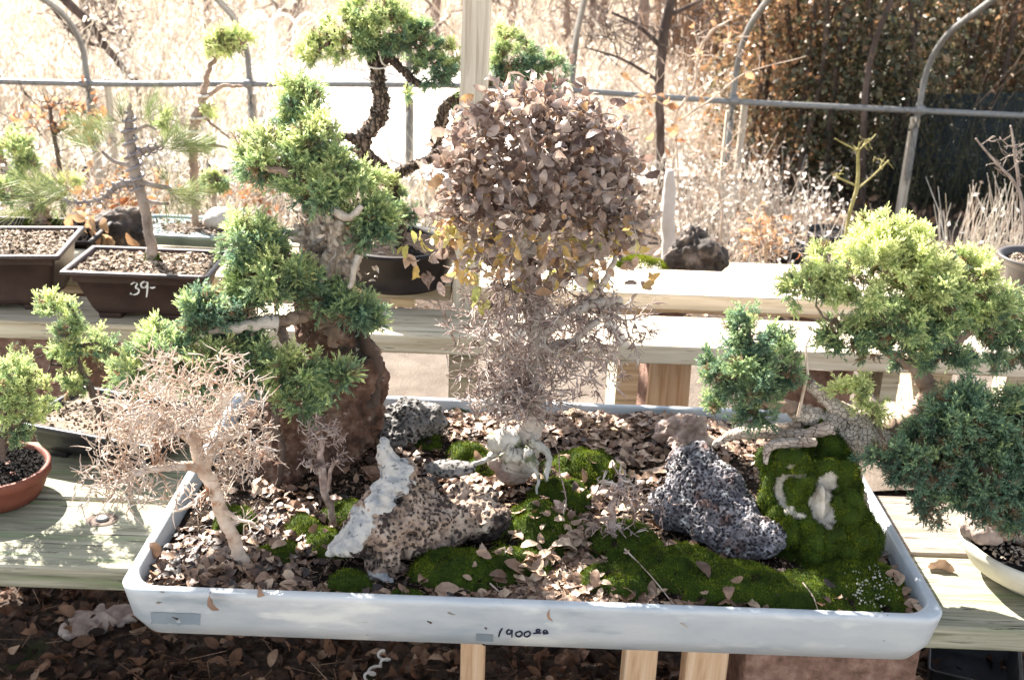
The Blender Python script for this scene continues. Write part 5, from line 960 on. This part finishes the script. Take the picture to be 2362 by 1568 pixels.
for _ in range(150):
    p = on(2010+gb.normal(0, 26), 1365+gb.normal(0, 26), .6); pp.append((p[0], p[1], ground_z(p[0], p[1])+.004)) if p[0] < TX+ix-.005 and p[1] > TY-iy+.005 else None
pp = np.array(pp); inst(bd, oc, None, frames(gb.normal(0, 1, (len(pp), 3))), pp, gb.uniform(.0012, .003, len(pp)), gb.uniform(0, 1, len(pp)), tt=ot); tag(bd.build('fertiliser_beads', M['cream_glaze']), kind='stuff')
p = on(235, 1197, .5115); mb = MB(); a = np.arange(20)*2*math.pi/20; loft(mb, [np.stack([p[0]+r_*np.cos(a), p[1]+r_*np.sin(a)*.8, np.full(20, .511+z_)], 1) for r_, z_ in ((.03, 0), (.028, .0008), (.02, .0008), (.018, .0004))]); mb.build('knot', M['dark_bark'], b1)
mb = MB(); loft(mb, [np.stack([p[0]+r_*np.cos(a), p[1]+r_*np.sin(a)*.8, np.full(20, .5122+z_)], 1) for r_, z_ in ((.012, 0), (.012, .003), (.009, .004))]); mb.build('bolt', M['pipe'], b1)
# litter on the ground
n = 16000; x = g.uniform(-1.9, 2.0, n); y = 1.25+abs(g.normal(0, .75, n)); y = np.clip(y, 1.2, 4.0); kp_ = ~((y > 2.9)); x, y = x[kp_], y[kp_]; n = len(x); p = np.stack([x, y, g.uniform(.008, .028, n)], 1)
mb = MB()
for k in range(4): i = np.arange(k, n, 4); inst(mb, *LEAVES[k], frames(unit(g.normal(0, 1, (len(i), 3))*[1, 1, .35])), p[i], g.uniform(.012, .05, len(i)), np.clip(g.normal(.38, .3, len(i)), 0, 1))
k = 2500; q_ = np.stack([g.uniform(-1.9, 2, k), g.uniform(1.2, 2.9, k), g.uniform(.01, .03, k)], 1); d = unit(g.normal(0, 1, (k, 3))*[1, 1, .15]); tubes(mb, np.stack([q_, q_+d*g.uniform(.02, .12, (k, 1))], 1), .001, 3, cap=False, hue=g.uniform(0, 1, k))
tag(mb.build('ground_litter', M['ground_leaf']), kind='stuff')
n = 2500; p = np.stack([g.uniform(-4.5, 4.5, n), g.uniform(4.2, 7, n), g.uniform(.01, .05, n)], 1); mb = MB(); inst(mb, *LEAVES[2], frames(unit(g.normal(0, 1, (n, 3)))), p, g.uniform(.03, .07, n), g.uniform(.3, 1, n)); tag(mb.build('scattered_leaf_litter', M['dry_leaf']), kind='stuff')

# ------------------------------------------------------------------ background growth
g = np.random.default_rng(99)
def stalks(n, x0, x1, y0, y1, h0, h1, r_, name, material, lean=.25, z=0, hue=None, leafs=0, lsz=.03, seg=6, wig=.05, reach=None):
    b = np.stack([g.uniform(x0, x1, n), g.uniform(y0, y1, n), np.full(n, z)], 1); h = g.uniform(h0, h1, (n, 1)); d = np.concatenate([g.normal(0, lean, (n, 2)), np.ones((n, 1))], 1); t = np.linspace(0, 1, seg)
    cv = np.concatenate([g.normal(0, lean, (n, 2)), np.zeros((n, 1))], 1); pts = b[:, None]+d[:, None]*h[:, None]*t[None, :, None]+cv[:, None]*h[:, None]*(t**2)[None, :, None]+g.normal(0, wig, (n, seg, 3))*h[:, None]*t[None, :, None]*.3
    mb = MB(); hu = g.uniform(0, 1, n) if hue is None else np.clip(g.normal(hue, .2, n), 0, 1); tubes(mb, pts, np.linspace(r_, r_*.4, seg), 3, cap=False, hue=hu)
    if leafs:
        k = g.integers(0, n, leafs); s = g.integers(2, seg, leafs); P_ = pts[k, s]+g.normal(0, lsz, (leafs, 3)); inst(mb, *leaf_tmpl(.6, .1, 2, 0, .1), frames(unit(g.normal(0, 1, (leafs, 3)))), P_, g.uniform(.5, 1.2, leafs)*lsz, hu[k])
    return mb
tag(stalks(9000, -11, 8, 11.4, 15, .15, .7, .006, '', None, .3, leafs=9000, lsz=.04).build('short_brush', M['brush']), kind='stuff')
tag(stalks(12000, -16, 14, 15, 26, .4, 1.6, .009, '', None, .3, leafs=14000, lsz=.07).build('tall_brush', M['brush']), kind='stuff')
tag(stalks(2200, -4.8, -1.9, 6.7, 9.5, .2, .9, .004, '', None, .3, leafs=3500, lsz=.04).build('dry_weeds', M['brush']), kind='stuff')
tag(stalks(1300, .2, 1.5, 7.2, 9.5, .2, .7, .004, '', None, .25, leafs=2500, lsz=.035, hue=.4).build('tall_weeds', M['brush']), kind='stuff')
# far bare trees
lbl = ['slim pale bare tree in the sunlit brush beyond the drive', 'leaning pale bare tree in the sunlit brush beyond the drive', 'forked pale bare tree in the sunlit brush beyond the drive']
bgt = [(-4.6, 12.2), (-3.7, 13.4), (-2.6, 12.6), (-1.7, 13.6), (-.9, 12.4), (-.2, 13.8), (.45, 11.9), (.9, 13), (1.35, 12.2), (2.1, 13.4), (-5.2, 14.5), (-3.1, 15.2), (3.3, 14), (.1, 15.5), (1.6, 15), (-4.1, 11.8), (4.4, 13), (.65, 12.6), (-.55, 13.2), (1.1, 11.6)]
protos = []
for k in range(3):
    t = thing('bare_shrub_tree', lbl[k], 'tree', (0, 0, 0), 'bare trees beyond the drive'); T, _ = ell((0, 0, 1.1), (.8, .8, .95), 170, g, .2)
    tr = [dense(np.array([(0, 0, -.1, .06), (.08*k, 0, .5, .05), (.2*(k-1), .1, 1.1, .04), (.3*(k-1), 0, 1.9, .03), (.5*(k-1), 0, 2.8, .01)]), .12)]
    C = colonize(tr, T, .14, .2, .1, k); mb = MB(); branch_mesh(mb, C, .008, .4, kbig=7); mb.build('trunk', M['bg_bark'], t); protos.append(t)
def copy_tree(o, loc, label=None, scale=1, rz=0):
    r_ = o.copy(); COL.objects.link(r_); r_.location = loc; r_.scale = (scale,)*3; r_.rotation_euler = (0, 0, rz)
    if label: r_['label'] = label
    for ch in list(o.children): c_ = ch.copy(); COL.objects.link(c_); c_.parent = r_
    return r_
for i, (x, y) in enumerate(bgt):
    o = protos[i] if i < 3 else copy_tree(protos[i % 3], (x, y, 0), None, g.uniform(.7, 1.2), g.uniform(0, 6))
    o.location = (x, y, 0)
# dark dead limb at the upper left, dark tree in the middle right
o = bare('leaning_dead_tree', 'dark lichened dead limb slanting down from the upper left corner', at(325, 330, 7.6), [[(328, 360, 7.6, 4), (322, 260, 7.6, 4), (318, 200, 7.6, 6), (290, 165, 7.6, 7), (245, 110, 7.6, 8), (200, 50, 7.6, 9), (150, 0, 7.6, 11), (60, -90, 7.6, 13)], [(245, 110, 7.6, 5), (180, 90, 7.6, 4), (120, 20, 7.6, 3)]],
    [(220, 60, 120, 70, 7.6, 90)], 'dark_bark', 50, .003, 200, .08, cat='tree', step=.06, shell=.2)
bare('dark_tree', 'slender dark trunked bare tree rising behind the rail right of the leafy elm', at(1525, 520, 6.7), [[(1530, 560, 6.7, 11), (1525, 420, 6.7, 11), (1522, 300, 6.7, 10), (1520, 200, 6.7, 11), (1530, 80, 6.7, 12), (1550, -20, 6.7, 11), (1555, -120, 6.7, 9)], [(1525, 110, 6.7, 6), (1470, 60, 6.7, 4), (1410, 30, 6.7, 3)], [(1522, 190, 6.7, 5), (1440, 140, 6.7, 3), (1350, 110, 6.7, 2)], [(1535, 40, 6.7, 5), (1620, 0, 6.7, 4)]],
    [(1450, 80, 150, 90, 6.7, 80), (1620, 60, 90, 80, 6.7, 40)], 'dark_bark', 51, .0028, 200, .1, cat='tree', step=.07, shell=.2)
# whitish stake and pale sapling
c = on(1540, 560, .1); mb = MB(); pl = dense(pathW([(1543, 610, 4.6, 16), (1541, 520, 4.6, 16), (1543, 440, 4.6, 15), (1546, 392, 4.6, 9)]), .03); pl[0, 2] = 0; mbtrunk(mb, pl[:, :3], pl[:, 3], .1, 14, 2); tag(mb.build('cut_tree', M['white_trunk'], origin=pl[0, :3]), 'smooth whitish cut trunk standing behind the craggy black rock', 'tree')
bare('pale_sapling', 'whitish angular sapling with a few orange buds rising past the rail', at(1560, 560, 4.4), [[(1570, 560, 4.4, 1.5), (1560, 330, 4.4, 2.0), (1560, 260, 4.4, 2.5), (1600, 200, 4.4, 3.0), (1612, 120, 4.4, 3.5), (1645, 70, 4.4, 3.0), (1690, 45, 4.4, 1.5)], [(1565, 280, 4.4, 2.0), (1640, 230, 4.4, 2.0), (1720, 170, 4.4, 1.5), (1860, 130, 4.4, 1.0)], [(1560, 260, 4.4, 2.0), (1480, 210, 4.4, 1.5), (1440, 170, 4.4, 1.0)], [(1612, 130, 4.4, 1.5), (1600, 60, 4.4, 1.0)]],
    [(1620, 130, 90, 80, 4.4, 26), (1500, 230, 70, 60, 4.4, 18), (1700, 100, 60, 40, 4.4, 8), (1600, 330, 80, 40, 4.4, 10)], 'twig_tan', 52, .0016, 90, .03, leafn=40, cat='tree', step=.04)
# thicket behind the frame on the right: vine hung trees
def leafmass(n, c, r_, mb, ls, hue, sp=.2, shell=.3):
    p, d = ell(c, r_, n, g, shell); n = len(p); inst(mb, *leaf_tmpl(.7, .12, 2, 0, .12), frames(unit(d*.4+g.normal(0, .8, (n, 3))+[0, 0, -.3])), p, g.uniform(.3, 1.5, n)*ls, np.clip(g.normal(hue, sp, n), 0, 1))
iv = [((1.6, 7.2), .5, 1.3, .9, 'ivy covered tree hung with rusty leaves behind the right part of the rail', .8), ((2.1, 6.95), .6, 1.15, .8, 'dense dark ivy mass with glinting leaves between the two right hoops', .3), ((2.9, 7.5), .75, 1.5, 1., 'tall dark ivy tree right of the hoop at the right', .5), ((3.7, 7.4), .7, 1.3, .9, 'brown green tangled ivy tree at the right edge', .75)]
for (x, y), rr, hh, zc, lb, hu in iv:
    t = thing('ivy_tree', lb, 'tree', (x, y, 0), 'ivy hung trees at the right'); m1 = MB()
    for k in range(9): a = g.uniform(0, 6.28); q_ = g.uniform(0, rr*.7); bx = x+q_*math.cos(a); by = y+q_*math.sin(a); tubes(m1, smooth_path([(bx, by, -.05), (bx+g.normal(0, .05), by, .8), (bx+g.normal(0, .1), by, 1.6), (bx+g.normal(0, .2), by, 2.6)], 16), np.linspace(.022, .01, 16), 6)
    m1.build('trunk', M['dark_bark'], t); m2 = MB(); leafmass(6500, (x, y, zc*.6), (rr, rr*.7, hh*.75), m2, .035, hu); leafmass(2600, (x, y, zc*1.5), (rr*1.1, rr*.8, hh*.7), m2, .04, min(1, hu+.3)); m2.build('crown', M['ivy'], t)
o = stalks(1500, 1.2, 4.8, 8.2, 10, 1., 2.6, .008, '', None, .12, leafs=9000, lsz=.04).build('thicket', M['thicket']); tag(o, kind='stuff')
o = stalks(600, 2.5, 5.2, 7.0, 8.6, .8, 2.4, .004, '', None, .35, leafs=2500, lsz=.03, seg=9, wig=.12).build('bramble_thicket', M['thicket']); tag(o, kind='stuff')
# dark cloth; most of the sheet stands for black shadow among the plants
mb = MB(); V = []; nx = 40; ny = 24
for j in range(ny+1):
    for i in range(nx+1): u, v = i/nx, j/ny; x = 2.25+2.6*u; z = (.55+.12*math.sin(u*3)+.05*noise.noise(Vector((u*5, 0, 3))))*v; y = 6.75+.25*v+.08*noise.noise(Vector((u*7, v*2, 1))); V.append((x, y, z))
mb.add(V, quads=[(j*(nx+1)+i, j*(nx+1)+i+1, (j+1)*(nx+1)+i+1, (j+1)*(nx+1)+i) for j in range(ny) for i in range(nx)])
o = mb.build('cloth_and_shadow', M['cloth'], origin=(2.25, 6.75, 0)); md = o.modifiers.new('s', 'SOLIDIFY'); md.thickness = .01; tag(o, 'dark blue green cloth mostly standing for black shadow low behind the right hoop', 'shade cloth')
tag(stalks(420, 2.1, 4.2, 6.4, 6.72, .15, .85, .003, '', None, .22, leafs=2600, lsz=.022, hue=.3, seg=8, wig=.1).build('hanging_vines', M['ivy']), kind='stuff')
# plants on the ground between frame and bench
bare('green_sapling', 'olive green cut sapling with stubby side shoots above the big juniper crown', on(1950, 560, .15), [[(1945, 600, 4.0, 5.0), (1955, 510, 4.0, 4.3), (1975, 440, 4.0, 4.3), (1978, 380, 4.0, 3.7), (1980, 345, 4.0, 3.1)], [(1978, 435, 4.0, 2.5), (2020, 400, 4.0, 1.9), (2050, 370, 4.0, 1.9)], [(1978, 430, 4.0, 2.5), (1930, 410, 4.0, 1.9)], [(1978, 350, 4.0, 1.9), (1925, 320, 4.0, 1.2)], [(1978, 350, 4.0, 1.9), (2020, 310, 4.0, 1.2)]],
    [(1985, 335, 50, 25, 4.0, 9), (2030, 380, 40, 20, 4.0, 6), (1940, 400, 30, 15, 4.0, 5)], 'green_stem', 53, .002, 20, .02, cat='tree', step=.03)
bare('dry_bush', 'pale tangled dry bush with papery leaves right of the craggy black rock', on(1770, 620, .3), [[(1765, 640, 3.6, 5), (1765, 580, 3.6, 4), (1760, 540, 3.6, 3)]], [(1770, 560, 100, 70, 3.6, 170), (1740, 520, 60, 80, 3.6, 60)], 'twig_tan', 54, .0013, 260, .03, leafn=70, cat='shrub', step=.03)
bare('dry_bush', 'tan bare bush with upright twigs left of the thin white pole stub', on(1680, 560, .2), [[(1660, 560, 5.0, 4), (1665, 480, 5.0, 3), (1650, 400, 5.0, 3)]], [(1650, 400, 70, 110, 5.0, 70)], 'twig_tan', 55, .0018, 160, .05, cat='shrub', step=.04)
bare('dry_bush', 'reddish leaved bare bush behind the wired pine under the rail at left', at(120, 500, 4.6), [[(150, 560, 4.6, 6), (140, 400, 4.6, 5), (125, 320, 4.6, 5), (115, 250, 4.6, 4)]], [(140, 280, 130, 80, 4.6, 70)], 'dark_bark', 56, .0016, 160, .05, leafn=110, cat='shrub', step=.04)
bare('dry_bush', 'pale dry bush standing behind the grey green tray', at(260, 520, 4.2), [[(280, 560, 4.2, 5), (275, 480, 4.2, 4), (270, 420, 4.2, 3)]], [(280, 450, 140, 80, 4.2, 130)], 'twig_tan', 57, .0016, 260, .04, leafn=120, cat='shrub', step=.04)
bare('dry_bush', 'pale dry bush filling the gap behind the juniper whip and the boulder', at(400, 520, 4.6), [[(620, 540, 4.6, 5), (610, 480, 4.6, 4), (600, 420, 4.6, 3)]], [(600, 440, 110, 60, 4.6, 60)], 'twig_tan', 58, .0014, 200, .04, leafn=80, cat='shrub', step=.04)
o = thing('reed_clump', 'clump of dry upright reeds behind the big juniper crown near the right edge', 'reeds', on(2260, 640, .2)); b_ = o['_w']
m_ = stalks(150, b_[0]-.16, b_[0]+.22, b_[1]-.1, b_[1]+.15, .3, .62, .0035, '', None, .09, z=b_[2]-.2, hue=.5, leafs=60, lsz=.03); m_.build('stalks', M['brush'], o)
bare('dead_branch_shrub', 'crooked grey bare branch at the upper right edge', at(2330, 480, 3.6), [[(2365, 560, 3.6, 4), (2350, 440, 3.6, 4), (2300, 380, 3.6, 3), (2250, 320, 3.6, 2)], [(2350, 430, 3.6, 4), (2340, 350, 3.6, 3), (2330, 290, 3.6, 2)]], [(2320, 360, 60, 60, 3.6, 20)], 'pine_bark', 60, .0014, 40, .03, leafn=0, cat='shrub', step=.03)
def urn(name, label, c, s_, material='black_plastic'):
    t = thing(name, label, 'plant pot', c, 'nursery pots on the yard'); roundpot(t, c, [(a*s_, b*s_) for a, b in ((.08, 0), (.083, .003), (.105, .16), (.112, .165), (.112, .18), (.104, .18), (.1, .16))], material, 40); disc(t, np.asarray(c)+[0, 0, .16*s_], .1*s_, 'soil'); return t
urn('nursery_pot', 'dark round nursery pot with pale rim between the dry bush and the big juniper crown', on(1905, 625, .02), 1.1)
urn('nursery_pot', 'black nursery pot half hidden behind the stepped bench right of the dry bush', on(1800, 650, .02), 1.0)
# scattered small green weeds under the rail on the left
tag(stalks(900, -2.6, -.3, 4.6, 6.3, .1, .5, .003, '', None, .3, leafs=1500, lsz=.03, hue=.8).build('green_weeds', M['brush']), kind='stuff')
tag(stalks(420, .7, 1.6, 4.6, 6.6, .1, .45, .003, '', None, .2, leafs=1300, lsz=.03, hue=.4).build('roadside_weeds', M['brush']), kind='stuff')
for o in bpy.data.objects:
    if '_w' in o: del o['_w']
